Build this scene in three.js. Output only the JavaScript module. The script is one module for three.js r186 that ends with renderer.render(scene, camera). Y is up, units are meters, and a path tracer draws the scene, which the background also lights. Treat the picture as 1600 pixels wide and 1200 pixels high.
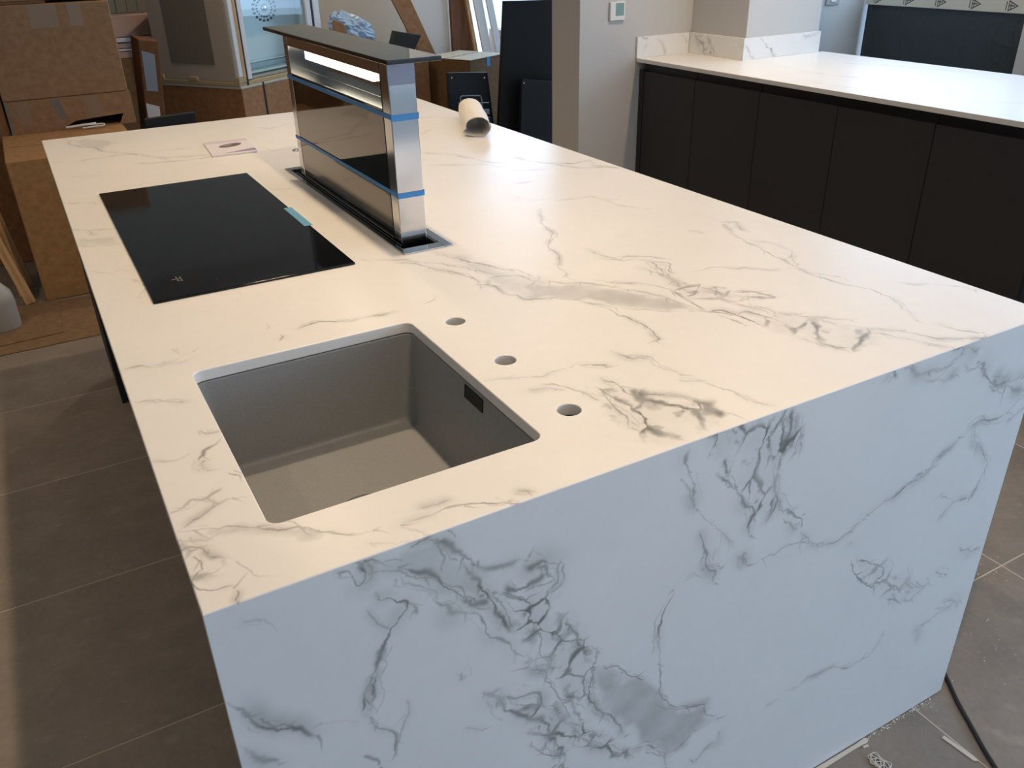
import * as THREE from 'three';
import { RoundedBoxGeometry } from 'three/addons/geometries/RoundedBoxGeometry.js';
import { mergeGeometries } from 'three/addons/utils/BufferGeometryUtils.js';
import { ImprovedNoise } from 'three/addons/math/ImprovedNoise.js';
import { RectAreaLightUniformsLib } from 'three/addons/lights/RectAreaLightUniformsLib.js';

// ---------------------------------------------------------------- camera, sky, large lights, exposure
const scene = new THREE.Scene();
const camera = new THREE.PerspectiveCamera(48.814, 4 / 3, 0.05, 100);
camera.position.set(-0.0317, 1.5232, 0.7269);
camera.rotation.set(-0.48805, -0.50011, -0.02695, 'YXZ');
const renderer = new THREE.WebGLRenderer({ antialias: true });
renderer.toneMapping = THREE.LinearToneMapping;
renderer.toneMappingExposure = 1.0;
renderer.shadowMap.enabled = true;
RectAreaLightUniformsLib.init();
const SKY = [0.49, 0.70, 1.0];
scene.background = new THREE.Color().setRGB(...SKY);
scene.backgroundIntensity = 2.2;
function windowLight(name, w, h, pos, look, strength) {
  const l = new THREE.RectAreaLight(new THREE.Color().setRGB(...SKY), strength, w, h);
  l.name = name; l.position.set(...pos); l.lookAt(...look); scene.add(l); return l;
}
windowLight('daylight_behind_camera', 3.0, 1.9, [2.9, 1.45, 5.96], [2.9, 1.45, 0], 2.1);
windowLight('daylight_near_right', 4.0, 1.85, [4.6, 1.42, 3.5], [0, 1.42, 3.5], 2.8);
windowLight('daylight_right', 4.3, 1.16, [4.6, 1.76, -1.0], [0, 1.76, -1.0], 1.7);
windowLight('daylight_far_right', 1.6, 1.4, [4.6, 1.6, -4.8], [0, 1.6, -4.8], 2.4);
windowLight('daylight_back', 1.1, 2.36, [3.9, 1.26, -5.97], [3.9, 1.26, 0], 2.7);
const WARM = [1.0, 0.745, 0.49];
const LAMPS = [[0.69, 0.35, 5.2], [0.69, -0.9, 4.5], [0.69, -2.3, 4.7], [1.9, -0.9, 1.6], [1.9, -2.3, 1.5], [-0.85, -0.9, 1.6], [-0.85, -2.6, 3.2], [1.2, -4.3, 4.4], [2.4, -5.1, 3.8], [3.1, -2.2, 6.5]];

// ---------------------------------------------------------------- helpers
const rand = (s => () => ((s = (s * 1664525 + 1013904223) >>> 0) / 4294967296))(20240717);
const N3 = new ImprovedNoise();
const noise = (x, y, z = 0) => N3.noise(x, y, z);
const fbm = (x, y, z = 0, o = 4) => { let a = 0, s = 0.5; for (let i = 0; i < o; i++) { a += s * N3.noise(x, y, z + i * 7.3); x *= 2.03; y *= 2.03; s *= 0.5; } return a; };
const clamp = (v, a = 0, b = 1) => Math.min(b, Math.max(a, v));
const smooth = (a, b, v) => { const t = clamp((v - a) / (b - a)); return t * t * (3 - 2 * t); };
const names = new Map();
function numbered(n) { const k = names.get(n) || 0; names.set(n, k + 1); return k ? `${n}_${String(k).padStart(3, '0')}` : n; }
function add(o, parent) { o.castShadow = o.receiveShadow = true; parent.add(o); return o; }
function thing(name, label, category, pos = [0, 0, 0], turn = 0, group) {
  const g = new THREE.Group(); g.name = numbered(name); g.position.set(...pos); g.rotation.y = turn;
  g.userData = { label, category }; if (group) g.userData.group = group; scene.add(g); return g;
}
function mesh(name, geo, mat, parent) { const m = new THREE.Mesh(geo, mat); m.name = name; return add(m, parent); }
function solo(name, geo, mat, label, category, group) {
  const m = mesh(numbered(name), geo, mat, scene); m.userData = { label, category }; if (group) m.userData.group = group; return m;
}
function structure(name, geo, mat) { const m = mesh(name, geo, mat, scene); m.userData.kind = 'structure'; return m; }
// a bevelled box between two corners
function bx(x0, x1, y0, y1, z0, z1, r = 0.002) {
  const w = x1 - x0, h = y1 - y0, d = z1 - z0;
  const g = new RoundedBoxGeometry(w, h, d, 1, Math.min(r, w / 2.1, h / 2.1, d / 2.1));
  g.translate((x0 + x1) / 2, (y0 + y1) / 2, (z0 + z1) / 2); boxUV(g); return g;
}
// uv in metres from position, by the way each face points
function boxUV(g) {
  const p = g.attributes.position, n = g.attributes.normal, uv = new Float32Array(p.count * 2);
  for (let i = 0; i < p.count; i++) {
    const ax = Math.abs(n.getX(i)), ay = Math.abs(n.getY(i)), az = Math.abs(n.getZ(i));
    const [u, v] = ay >= ax && ay >= az ? [p.getX(i), p.getZ(i)] : ax >= az ? [p.getZ(i), p.getY(i)] : [p.getX(i), p.getY(i)];
    uv[2 * i] = u; uv[2 * i + 1] = v;
  }
  g.setAttribute('uv', new THREE.BufferAttribute(uv, 2)); return g;
}
const merge = list => mergeGeometries(list.map(g => { const k = g.index ? g.toNonIndexed() : g; for (const a of Object.keys(k.attributes)) if (!['position', 'normal', 'uv'].includes(a)) k.deleteAttribute(a); return k; }));
// outline in x, y with real thickness, its front at z
function board(pts, z, thick, bevel = 0.002, hole) {
  const s = new THREE.Shape(pts.map(p => new THREE.Vector2(...p)));
  if (hole) s.holes.push(new THREE.Path(hole.map(p => new THREE.Vector2(...p))));
  const g = new THREE.ExtrudeGeometry(s, { depth: thick - 2 * bevel, bevelEnabled: bevel > 0, bevelSize: bevel, bevelThickness: bevel, bevelOffset: -bevel, bevelSegments: 1 });
  g.translate(0, 0, z - thick + bevel); return boxUV(g);
}
function tube(pts, r, seg = 24, rad = 8, closed = false) {
  return new THREE.TubeGeometry(new THREE.CatmullRomCurve3(pts.map(p => new THREE.Vector3(...p)), closed, 'catmullrom', 0.3), seg, r, rad, closed);
}
function texture(w, h, fn, srgb = true) {
  const d = new Uint8Array(w * h * 4);
  for (let j = 0; j < h; j++) for (let i = 0; i < w; i++) { const c = fn(i / w, j / h, i, j), k = (j * w + i) * 4; d[k] = clamp(c[0], 0, 255); d[k + 1] = clamp(c[1], 0, 255); d[k + 2] = clamp(c[2], 0, 255); d[k + 3] = 255; }
  const t = new THREE.DataTexture(d, w, h); t.magFilter = THREE.LinearFilter; t.minFilter = THREE.LinearMipmapLinearFilter; t.generateMipmaps = true;
  t.wrapS = t.wrapT = THREE.MirroredRepeatWrapping; if (srgb) t.colorSpace = THREE.SRGBColorSpace; t.needsUpdate = true; return t;
}
const std = o => new THREE.MeshPhysicalMaterial(o);
const lin = (r, g, b) => new THREE.Color().setRGB(r, g, b);
// plain layered noise over the unit square; the textures repeat mirrored
const loopNoise = (u, v, f, z = 0) => fbm(u * f, v * f, z, 5);

// ---------------------------------------------------------------- marble slabs
// vein paths of the two slabs in metres: [width mm, strength, x, y, ...]
const TOP_VEINS = {
  veins: [
    [4,0.46,0.006,2.356,0.055,2.317,0.099,2.318,0.175,2.329,0.235,2.316,0.269,2.268],
    [6,0.52,0.079,2.633,0.109,2.548,0.143,2.514,0.174,2.418,0.237,2.335,0.263,2.296,0.312,2.21,0.333,2.153],
    [5,0.4,0.09,2.709,0.081,2.632,0.109,2.548],
    [4,0.29,0.184,2.607,0.215,2.545,0.282,2.513],
    [5,0.69,0.23,2.172,0.281,2.144,0.325,2.14,0.378,2.122,0.441,2.124,0.471,2.12],
    [6,0.4,0.28,2.275,0.33,2.197,0.37,2.191,0.429,2.17,0.463,2.131],
    [3,0.29,0.298,2.321,0.351,2.322,0.4,2.299,0.448,2.265],
    [4,0.23,0.047,2.105,0.082,2.085,0.122,2.07],
    [6,0.52,0.005,1.805,0.041,1.771,0.072,1.75,0.088,1.729],
    [6,0.34,0.702,2.515,0.744,2.465,0.828,2.518],
    [5,0.34,0.631,2.174,0.648,2.092,0.698,2.111,0.726,2.091],
    [3,0.46,0.509,1.612,0.532,1.603,0.562,1.593],
    [4,0.57,0.001,1.529,0.034,1.495,0.092,1.471],
    [4,0.34,0.037,1.493,0.04,1.447],
    [5,0.29,0.003,1.429,0.042,1.403,0.082,1.391],
    [4,0.34,0.002,1.375,0.037,1.352,0.083,1.335],
    [3,0.23,0.005,1.188,0.04,1.137,0.066,1.148,0.088,1.122],
    [3,0.34,0.077,1.085,0.09,1.024,0.089,0.999,0.073,0.969],
    [4,0.69,0.276,0.655,0.295,0.648,0.312,0.657,0.339,0.659,0.359,0.643,0.387,0.636,0.408,0.633,0.437,0.628,0.473,0.63],
    [4,0.46,0.251,0.617,0.262,0.634],
    [3,0.46,0.527,0.634,0.546,0.64,0.558,0.643],
    [3,0.34,0.255,0.704,0.252,0.685],
    [5,0.52,0.513,0.938,0.548,0.912,0.581,0.891,0.601,0.873,0.621,0.845,0.651,0.811,0.675,0.774,0.699,0.731,0.712,0.688],
    [5,0.52,0.565,0.874,0.587,0.863,0.611,0.833,0.627,0.798,0.647,0.764,0.664,0.726,0.666,0.685,0.663,0.655],
    [8,0.57,0.659,0.888,0.683,0.849,0.701,0.8,0.721,0.765,0.739,0.721,0.767,0.686,0.777,0.632,0.789,0.605],
    [4,0.63,0.653,0.668,0.675,0.66,0.685,0.628,0.683,0.593,0.698,0.574,0.702,0.551,0.723,0.543,0.74,0.526],
    [5,0.57,0.686,0.672,0.713,0.681,0.743,0.668,0.758,0.632,0.775,0.614],
    [5,0.57,0.732,0.61,0.774,0.628],
    [5,0.52,0.692,0.675,0.682,0.655,0.685,0.628],
    [3,0.63,0.766,0.624,0.801,0.587,0.836,0.561,0.867,0.53,0.889,0.487,0.911,0.455,0.929,0.411,0.933,0.376,0.938,0.335],
    [3,0.46,0.692,0.563,0.711,0.543,0.75,0.526,0.774,0.505,0.791,0.475,0.805,0.45,0.826,0.418,0.872,0.379,0.919,0.343],
    [4,0.63,1.034,1.054,0.977,0.952,0.96,0.899,0.957,0.863,0.9,0.795,0.888,0.747,0.874,0.703,0.849,0.669,0.831,0.613,0.831,0.564],
    [4,0.69,0.791,0.475,0.802,0.437,0.805,0.389,0.812,0.341,0.811,0.308,0.801,0.281,0.79,0.274,0.79,0.249],
    [6,0.57,0.706,0.283,0.714,0.248,0.736,0.234,0.736,0.205,0.745,0.182,0.749,0.159],
    [7,0.46,0.72,0.256,0.749,0.235],
    [7,0.57,0.639,0.277,0.649,0.256,0.665,0.241],
    [3,0.34,0.48,0.303,0.521,0.289,0.558,0.267,0.589,0.268,0.621,0.269],
    [5,0.52,0.53,0.245,0.553,0.226,0.569,0.204],
    [5,0.46,0.543,0.242,0.574,0.228,0.591,0.192,0.604,0.153],
    [6,0.57,0.641,0.214,0.648,0.172,0.649,0.146,0.67,0.133,0.706,0.1,0.722,0.07],
    [4,0.57,0.61,0.19,0.606,0.142,0.603,0.097,0.591,0.068],
    [5,0.46,0.765,0.126,0.771,0.09,0.781,0.053,0.795,0.011],
    [4,0.4,0.735,0.149,0.768,0.123],
    [4,0.46,0.713,0.096,0.72,0.043,0.735,0.026],
    [6,0.57,0.959,0.729,0.962,0.666,0.977,0.626,1.001,0.62,1.02,0.587,1.003,0.53,0.987,0.458],
    [5,0.4,0.938,0.672,0.972,0.639,1.011,0.634,1.064,0.579],
    [8,0.63,0.976,0.567,0.989,0.529,0.988,0.475,1.005,0.438,1.017,0.396,1.038,0.357,1.089,0.324],
    [5,0.46,1.015,0.591,1.043,0.562,1.012,0.505],
    [7,0.57,1.052,0.373,1.083,0.353,1.089,0.316,1.045,0.336],
    [5,0.48,0.86,0.576,0.892,0.528,0.938,0.49,0.955,0.444,0.959,0.391,0.998,0.358,1.022,0.311,1.037,0.256,1.069,0.221,1.135,0.157],
    [4,0.69,0.951,0.438,0.951,0.373,0.942,0.324],
    [7,0.57,0.938,0.335,0.967,0.294,1,0.287,1.011,0.258,1.022,0.222],
    [8,0.46,0.998,0.493,0.977,0.431,1.01,0.388,1.031,0.346],
    [4,0.57,1.325,0.765,1.321,0.711,1.298,0.661,1.272,0.586,1.263,0.525,1.255,0.476,1.246,0.413,1.239,0.368,1.243,0.311,1.261,0.27,1.271,0.234,1.27,0.207,1.255,0.169,1.239,0.14,1.219,0.103],
    [5,0.44,1.321,0.711,1.351,0.695,1.318,0.647,1.322,0.624],
    [5,0.34,1.292,0.654,1.334,0.669],
    [4,0.46,1.285,0.578,1.308,0.543,1.307,0.487,1.297,0.466,1.25,0.444],
    [4,0.4,1.291,0.461,1.247,0.404],
    [4,0.46,1.055,0.496,1.092,0.496,1.142,0.467,1.191,0.424,1.228,0.408],
    [4,0.34,1.239,0.368,1.275,0.311],
    [4,0.46,1.337,0.24,1.363,0.212,1.405,0.181,1.432,0.126],
    [6,0.34,1.216,0.705,1.233,0.683],
    [6,0.44,1.106,0.151,1.125,0.121,1.163,0.085,1.188,0.036,1.243,0.001],
    [6,0.44,1.113,0.111,1.143,0.07,1.153,0.031,1.177,0.005],
    [5,0.4,1.235,0.075,1.248,0.043,1.268,0.013],
    [7,0.57,1.23,0.009,1.258,0.002],
    [9,0.46,1.005,0.157,1.004,0.135,1.02,0.114,1.036,0.089],
    [6,0.57,0.95,0.325,0.975,0.315,0.981,0.279,0.98,0.231],
    [5,0.4,0.953,0.31,0.959,0.244],
    [5,0.4,1.046,0.263,1.079,0.217,1.092,0.159],
    [5,0.46,1.008,0.327,1.039,0.281,1.03,0.248],
    [8,0.4,1.034,1.779,1.076,1.733,1.111,1.691,1.129,1.63,1.155,1.548,1.192,1.491],
    [5,0.46,1.08,1.713,1.107,1.711,1.115,1.672,1.127,1.625],
    [6,0.57,1.248,1.578,1.26,1.489,1.297,1.433,1.36,1.389,1.415,1.396,1.437,1.387],
    [5,0.4,1.36,1.389,1.393,1.396,1.408,1.355],
    [6,0.4,1.274,1.465,1.316,1.375,1.36,1.315,1.414,1.292,1.432,1.258],
    [5,0.46,1.377,1.362,1.402,1.315,1.43,1.265],
    [6,0.4,1.267,2.321,1.331,2.298,1.382,2.212],
    [5,0.29,1.147,2.032,1.211,2.089],
    [4,0.52,1.11,1.081,1.149,1.066,1.191,1.064,1.208,1.026,1.207,0.972,1.22,0.931,1.242,0.895],
    [4,0.34,1.208,1.026,1.237,1.006,1.258,1.026],
    [5,0.29,1.099,1.279,1.142,1.288],
    [4,0.29,1.03,1.181,1.046,1.124,1.093,1.103],
    [6,0.29,0.964,1.621,1.039,1.584,1.137,1.515,1.181,1.411,1.254,1.375],
    [6,0.34,0.002,0.644,0.026,0.644,0.047,0.626,0.074,0.623,0.091,0.617],
    [3,0.46,0.041,0.634,0.076,0.636,0.096,0.648,0.115,0.651],
    [3,0.34,0.097,0.652,0.091,0.681],
    [5,0.44,0.004,0.513,0.031,0.503,0.055,0.49,0.076,0.481],
    [6,0.63,0.092,0.351,0.081,0.334,0.07,0.324,0.062,0.306,0.061,0.297],
    [5,0.34,0.072,0.378,0.081,0.365,0.097,0.366],
    [6,0.4,0.06,0.298,0.055,0.282,0.062,0.272],
    [4,0.57,0.083,0.25,0.087,0.245,0.094,0.237],
    [5,0.29,-0.001,0.332,0.023,0.321,0.042,0.318],
    [6,0.46,0.003,0.201,0.022,0.205,0.033,0.212,0.04,0.207],
    [6,0.34,0.03,0.211,0.049,0.208,0.065,0.22],
    [4,0.57,0.003,0.158,0.019,0.163,0.037,0.178,0.055,0.188,0.073,0.193,0.092,0.184],
    [4,0.52,0.048,0.203,0.055,0.188],
    [5,0.57,0,0.157,0.018,0.148,0.039,0.138,0.059,0.134,0.077,0.124,0.095,0.11,0.118,0.098,0.132,0.085,0.145,0.067,0.163,0.056,0.178,0.045,0.203,0.039],
    [4,0.34,0,0.145,0.018,0.133,0.036,0.123],
    [4,0.57,0.002,0.139,0,0.117,0.013,0.119,0.023,0.11,0.029,0.089],
    [4,0.63,0.014,0.078,0.004,0.059,0.007,0.042,0.023,0.03,0.039,0.027],
    [4,0.57,0.01,0.102,0.017,0.089,0.013,0.074],
    [3,0.29,0.049,0.068,0.057,0.054,0.061,0.037],
    [3,0.69,0.043,0.02,0.042,0.011,0.036,0.003],
    [4,0.34,0.006,0.132,0.031,0.122],
    [4,0.69,0.022,0.104,0.028,0.087],
    [5,0.63,0.228,0.035,0.255,0.039,0.281,0.034,0.312,0.029,0.341,0.021,0.362,0.008],
    [5,0.44,0.26,0.05,0.285,0.049,0.306,0.045],
    [5,0.34,0.187,0.023,0.217,0.008,0.238,0],
    [5,0.46,0.34,0.018,0.359,0.004,0.374,0.001],
    [5,0.52,0.383,0.022,0.394,0.01],
    [5,0.29,0.235,0.031,0.248,0.002]],
  clouds: [
    [0.16,0.094,2.689,0.148,2.684,0.206,2.608,0.214,2.536,0.17,2.473,0.11,2.557],
    [0.14,0.004,1.435,0.09,1.399,0.086,1.333,0.002,1.375],
    [0.16,0.68,0.843,0.721,0.765,0.789,0.605,0.74,0.526,0.701,0.572,0.685,0.622,0.693,0.72],
    [0.3,0.729,0.616,0.809,0.579,0.88,0.492,0.92,0.424,0.931,0.342,0.874,0.382,0.829,0.422,0.794,0.479,0.759,0.52,0.706,0.554],
    [0.3,0.03,0.141,0.077,0.125,0.118,0.1,0.146,0.068,0.131,0.071,0.084,0.107,0.056,0.122]],
  cells: [
    [0.78,0.055,70,2.2,0.605,0.198,0.645,0.211,0.67,0.133,0.728,0.077,0.737,0.028,0.703,0.008,0.642,0.011,0.613,0.004,0.584,0.022,0.567,0.074,0.599,0.147],
    [0.75,0.06,35,2.4,0.996,0.295,1.03,0.248,1.075,0.213,1.117,0.156,1.134,0.11,1.079,0.088,1.029,0.088,1.001,0.122,1.005,0.157,0.98,0.231],
    [0.62,0.045,35,3,0.999,0.509,1.009,0.455,1.059,0.357,1.091,0.322,1.049,0.314,0.991,0.365,0.965,0.424],
    [0.38,0.04,0,1.3,0,0.145,0.026,0.12,0.033,0.084,0.013,0.057,0.001,0.056,0.002,0.112]]
};
const END_VEINS = {
  veins: [
    [8,0.67,0.142,0.914,0.156,0.902,0.167,0.885,0.173,0.89,0.172,0.914],
    [6,0.67,0.171,0.915,0.184,0.915],
    [6,0.56,0.231,0.91,0.256,0.913],
    [10,0.56,0.252,0.917,0.272,0.9,0.289,0.877,0.31,0.855,0.337,0.837,0.356,0.833,0.381,0.832],
    [9,0.67,0.182,0.868,0.186,0.855,0.198,0.854,0.214,0.834,0.212,0.822,0.201,0.81,0.192,0.796,0.187,0.781,0.177,0.768,0.171,0.748,0.157,0.742],
    [7,0.56,0.171,0.748,0.167,0.727,0.161,0.702,0.155,0.676],
    [5,0.62,0.157,0.742,0.156,0.724,0.152,0.702,0.146,0.694],
    [4,0.62,0.155,0.676,0.16,0.658,0.182,0.635,0.181,0.614,0.18,0.589],
    [3,0.34,0.145,0.685,0.121,0.694,0.098,0.705],
    [9,0.56,0.145,0.622,0.155,0.605,0.158,0.587],
    [8,0.56,0.174,0.898,0.202,0.892,0.215,0.886,0.234,0.869,0.255,0.852,0.275,0.832,0.293,0.81,0.307,0.785],
    [8,0.45,0.207,0.875,0.216,0.859,0.229,0.848,0.256,0.827],
    [7,0.45,0.224,0.825,0.229,0.807],
    [5,0.45,0.262,0.905,0.268,0.882,0.263,0.867],
    [9,0.67,0.293,0.871,0.297,0.844,0.309,0.816,0.323,0.796,0.338,0.766,0.346,0.743,0.353,0.715],
    [16,0.62,0.285,0.814,0.3,0.793,0.319,0.789,0.331,0.797],
    [10,0.43,0.231,0.834,0.266,0.809,0.291,0.784,0.317,0.748,0.337,0.719,0.361,0.682,0.38,0.661],
    [6,0.67,0.339,0.789,0.363,0.773,0.388,0.752,0.389,0.727],
    [14,0.67,0.352,0.808,0.372,0.792,0.392,0.788,0.401,0.791],
    [14,0.67,0.378,0.826,0.401,0.811,0.424,0.801],
    [7,0.56,0.424,0.801,0.426,0.772,0.409,0.764],
    [7,0.62,0.389,0.727,0.391,0.706,0.404,0.685,0.402,0.65,0.417,0.62,0.386,0.635,0.379,0.646],
    [8,0.67,0.395,0.627,0.413,0.596,0.422,0.568,0.451,0.523,0.466,0.491],
    [5,0.78,0.479,0.587,0.48,0.541,0.486,0.509,0.502,0.482,0.529,0.447,0.552,0.401],
    [9,0.62,0.435,0.705,0.444,0.685,0.459,0.657,0.468,0.631,0.488,0.593],
    [13,0.62,0.312,0.628,0.332,0.603,0.353,0.569,0.385,0.539,0.403,0.505,0.427,0.466,0.432,0.433,0.422,0.414],
    [7,0.56,0.333,0.614,0.367,0.597,0.39,0.587,0.403,0.557],
    [7,0.56,0.403,0.551,0.427,0.526,0.441,0.493,0.462,0.463,0.503,0.431,0.519,0.428],
    [4,0.67,0.503,0.582,0.529,0.56,0.551,0.537,0.584,0.508],
    [5,0.67,0.627,0.677,0.621,0.653,0.61,0.631,0.604,0.606,0.604,0.566,0.609,0.528,0.615,0.489,0.617,0.457,0.64,0.419,0.665,0.398,0.715,0.376,0.723,0.351,0.752,0.32],
    [5,0.67,0.565,0.367,0.588,0.359,0.618,0.327,0.638,0.301,0.643,0.266],
    [7,0.56,0.69,0.253,0.716,0.243,0.74,0.257,0.759,0.259,0.755,0.29],
    [6,0.56,0.644,0.297,0.679,0.309,0.702,0.323],
    [9,0.45,0.452,0.463,0.504,0.406,0.554,0.354],
    [4,0.56,0.379,0.493,0.403,0.457,0.417,0.436],
    [9,0.34,0.284,0.692,0.285,0.676],
    [3,0.45,0.28,0.585,0.303,0.566],
    [7,0.56,0.668,0.762,0.676,0.719,0.69,0.681,0.705,0.669,0.711,0.642],
    [11,0.5,0.682,0.682,0.716,0.669],
    [6,0.39,0.695,0.71,0.698,0.683],
    [9,0.56,0.742,0.685,0.761,0.672,0.772,0.651],
    [9,0.73,0.002,0.791,0.014,0.775,0.024,0.756,0.033,0.739,0.045,0.727,0.061,0.722,0.073,0.706,0.088,0.688],
    [9,0.39,0.003,0.721,0.019,0.697,0.041,0.669],
    [5,0.22,0.041,0.892,0.059,0.884],
    [3,0.39,0.172,0.849,0.179,0.826,0.192,0.801],
    [3,0.28,0.205,0.683,0.198,0.643,0.188,0.619],
    [9,0.5,0.629,0.907,0.636,0.874,0.651,0.829,0.657,0.798],
    [9,0.62,0.692,0.851,0.713,0.823,0.741,0.787,0.764,0.757,0.771,0.709],
    [6,0.56,0.699,0.868,0.707,0.841],
    [6,0.56,0.805,0.828,0.816,0.777,0.809,0.744,0.798,0.721],
    [15,0.56,0.805,0.913,0.79,0.894,0.78,0.865,0.788,0.846],
    [7,0.56,0.824,0.912,0.822,0.868,0.812,0.847],
    [9,0.5,0.841,0.894,0.85,0.863,0.843,0.836],
    [18,0.45,0.715,0.914,0.718,0.894],
    [9,0.5,0.816,0.764,0.849,0.72,0.883,0.702,0.882,0.679],
    [7,0.45,0.839,0.714,0.876,0.681],
    [4,0.62,0.878,0.671,0.912,0.635,0.942,0.62,0.977,0.613,0.998,0.622,1.035,0.635],
    [4,0.39,0.799,0.651,0.83,0.647,0.86,0.654,0.906,0.638],
    [6,0.67,1.035,0.635,1.067,0.651,1.101,0.658,1.128,0.668,1.157,0.675,1.181,0.679,1.195,0.694,1.222,0.71,1.254,0.729],
    [12,0.56,1.158,0.672,1.184,0.688,1.211,0.704],
    [5,0.5,1.254,0.729,1.299,0.749,1.33,0.737,1.379,0.734,1.422,0.766],
    [6,0.45,1.299,0.749,1.302,0.713,1.334,0.672,1.367,0.64,1.364,0.62],
    [5,0.62,1.364,0.62,1.358,0.59,1.338,0.567],
    [7,0.43,1.338,0.567,1.285,0.578,1.248,0.608],
    [7,0.28,1.287,0.572,1.259,0.556],
    [6,0.45,1.392,0.72,1.437,0.732],
    [8,0.56,1.014,0.913,1.035,0.916,1.039,0.902],
    [9,0.67,1.051,0.918,1.09,0.899,1.133,0.889,1.179,0.892,1.2,0.902],
    [9,0.39,1.12,0.876,1.164,0.868,1.2,0.867],
    [12,0.56,1.171,0.918,1.237,0.901],
    [11,0.67,1.207,0.882,1.254,0.872,1.28,0.854,1.294,0.834,1.338,0.805,1.37,0.791,1.419,0.775],
    [11,0.62,1.302,0.829,1.358,0.804,1.406,0.805],
    [6,0.73,1.029,0.549,1.054,0.5,1.111,0.449],
    [6,0.56,1.037,0.552,1.078,0.52,1.107,0.503,1.123,0.478,1.106,0.469,1.111,0.449],
    [7,0.45,1.148,0.441,1.188,0.409,1.203,0.43,1.222,0.398,1.258,0.386],
    [9,0.45,1.158,0.404,1.198,0.371,1.213,0.374],
    [9,0.45,1.296,0.407,1.337,0.381],
    [10,0.56,0.76,0.682,0.772,0.648],
    [7,0.45,1.353,0.441,1.426,0.404],
    [3,0.28,0.657,0.798,0.7,0.751,0.744,0.698],
    [4,0.34,0.648,0.677,0.666,0.681],
    [11,0.28,1.006,0.589,1.021,0.598],
    [4,0.67,0.913,0.298,0.942,0.291,0.974,0.298,1.009,0.293,1.039,0.289,1.079,0.267,1.11,0.268,1.147,0.266,1.169,0.304],
    [4,0.39,0.874,0.285,0.892,0.289],
    [4,0.45,1.283,0.267,1.316,0.271,1.348,0.278,1.393,0.285],
    [9,0.34,1.272,0.268,1.296,0.225],
    [11,0.31,1.333,0.308,1.391,0.291,1.409,0.257]],
  clouds: [
    [0.3,0.155,0.743,0.171,0.746,0.16,0.693,0.154,0.667,0.145,0.685],
    [0.2,0.173,0.906,0.256,0.913,0.31,0.846,0.339,0.789,0.338,0.747,0.307,0.781,0.257,0.831,0.207,0.879],
    [0.5,0.354,0.739,0.387,0.721,0.391,0.706,0.387,0.688,0.362,0.726],
    [0.3,0.484,0.584,0.535,0.551,0.584,0.507,0.613,0.485,0.621,0.449,0.665,0.398,0.721,0.372,0.752,0.32,0.696,0.319,0.68,0.294,0.638,0.301,0.576,0.367,0.534,0.444,0.496,0.497]],
  cells: [
    [0.78,0.036,-40,1.4,0.36,0.811,0.38,0.829,0.426,0.803,0.426,0.748,0.44,0.692,0.478,0.631,0.493,0.59,0.481,0.506,0.441,0.54,0.413,0.601,0.395,0.653,0.354,0.735,0.343,0.778,0.371,0.779],
    [0.78,0.034,-35,1.5,0.316,0.626,0.39,0.592,0.417,0.543,0.461,0.482,0.503,0.438,0.56,0.357,0.555,0.347,0.483,0.425,0.442,0.469,0.437,0.402,0.407,0.421,0.398,0.496,0.358,0.561],
    [0.83,0.04,85,2.2,0.667,0.918,0.745,0.92,0.828,0.914,0.85,0.875,0.848,0.835,0.815,0.829,0.814,0.778,0.805,0.741,0.778,0.729,0.757,0.773,0.729,0.809,0.698,0.836,0.69,0.871],
    [0.5,0.04,-30,1.5,1.044,0.543,1.13,0.505,1.253,0.402,1.303,0.385,1.263,0.37,1.212,0.36,1.158,0.404,1.111,0.449]]
};

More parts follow.
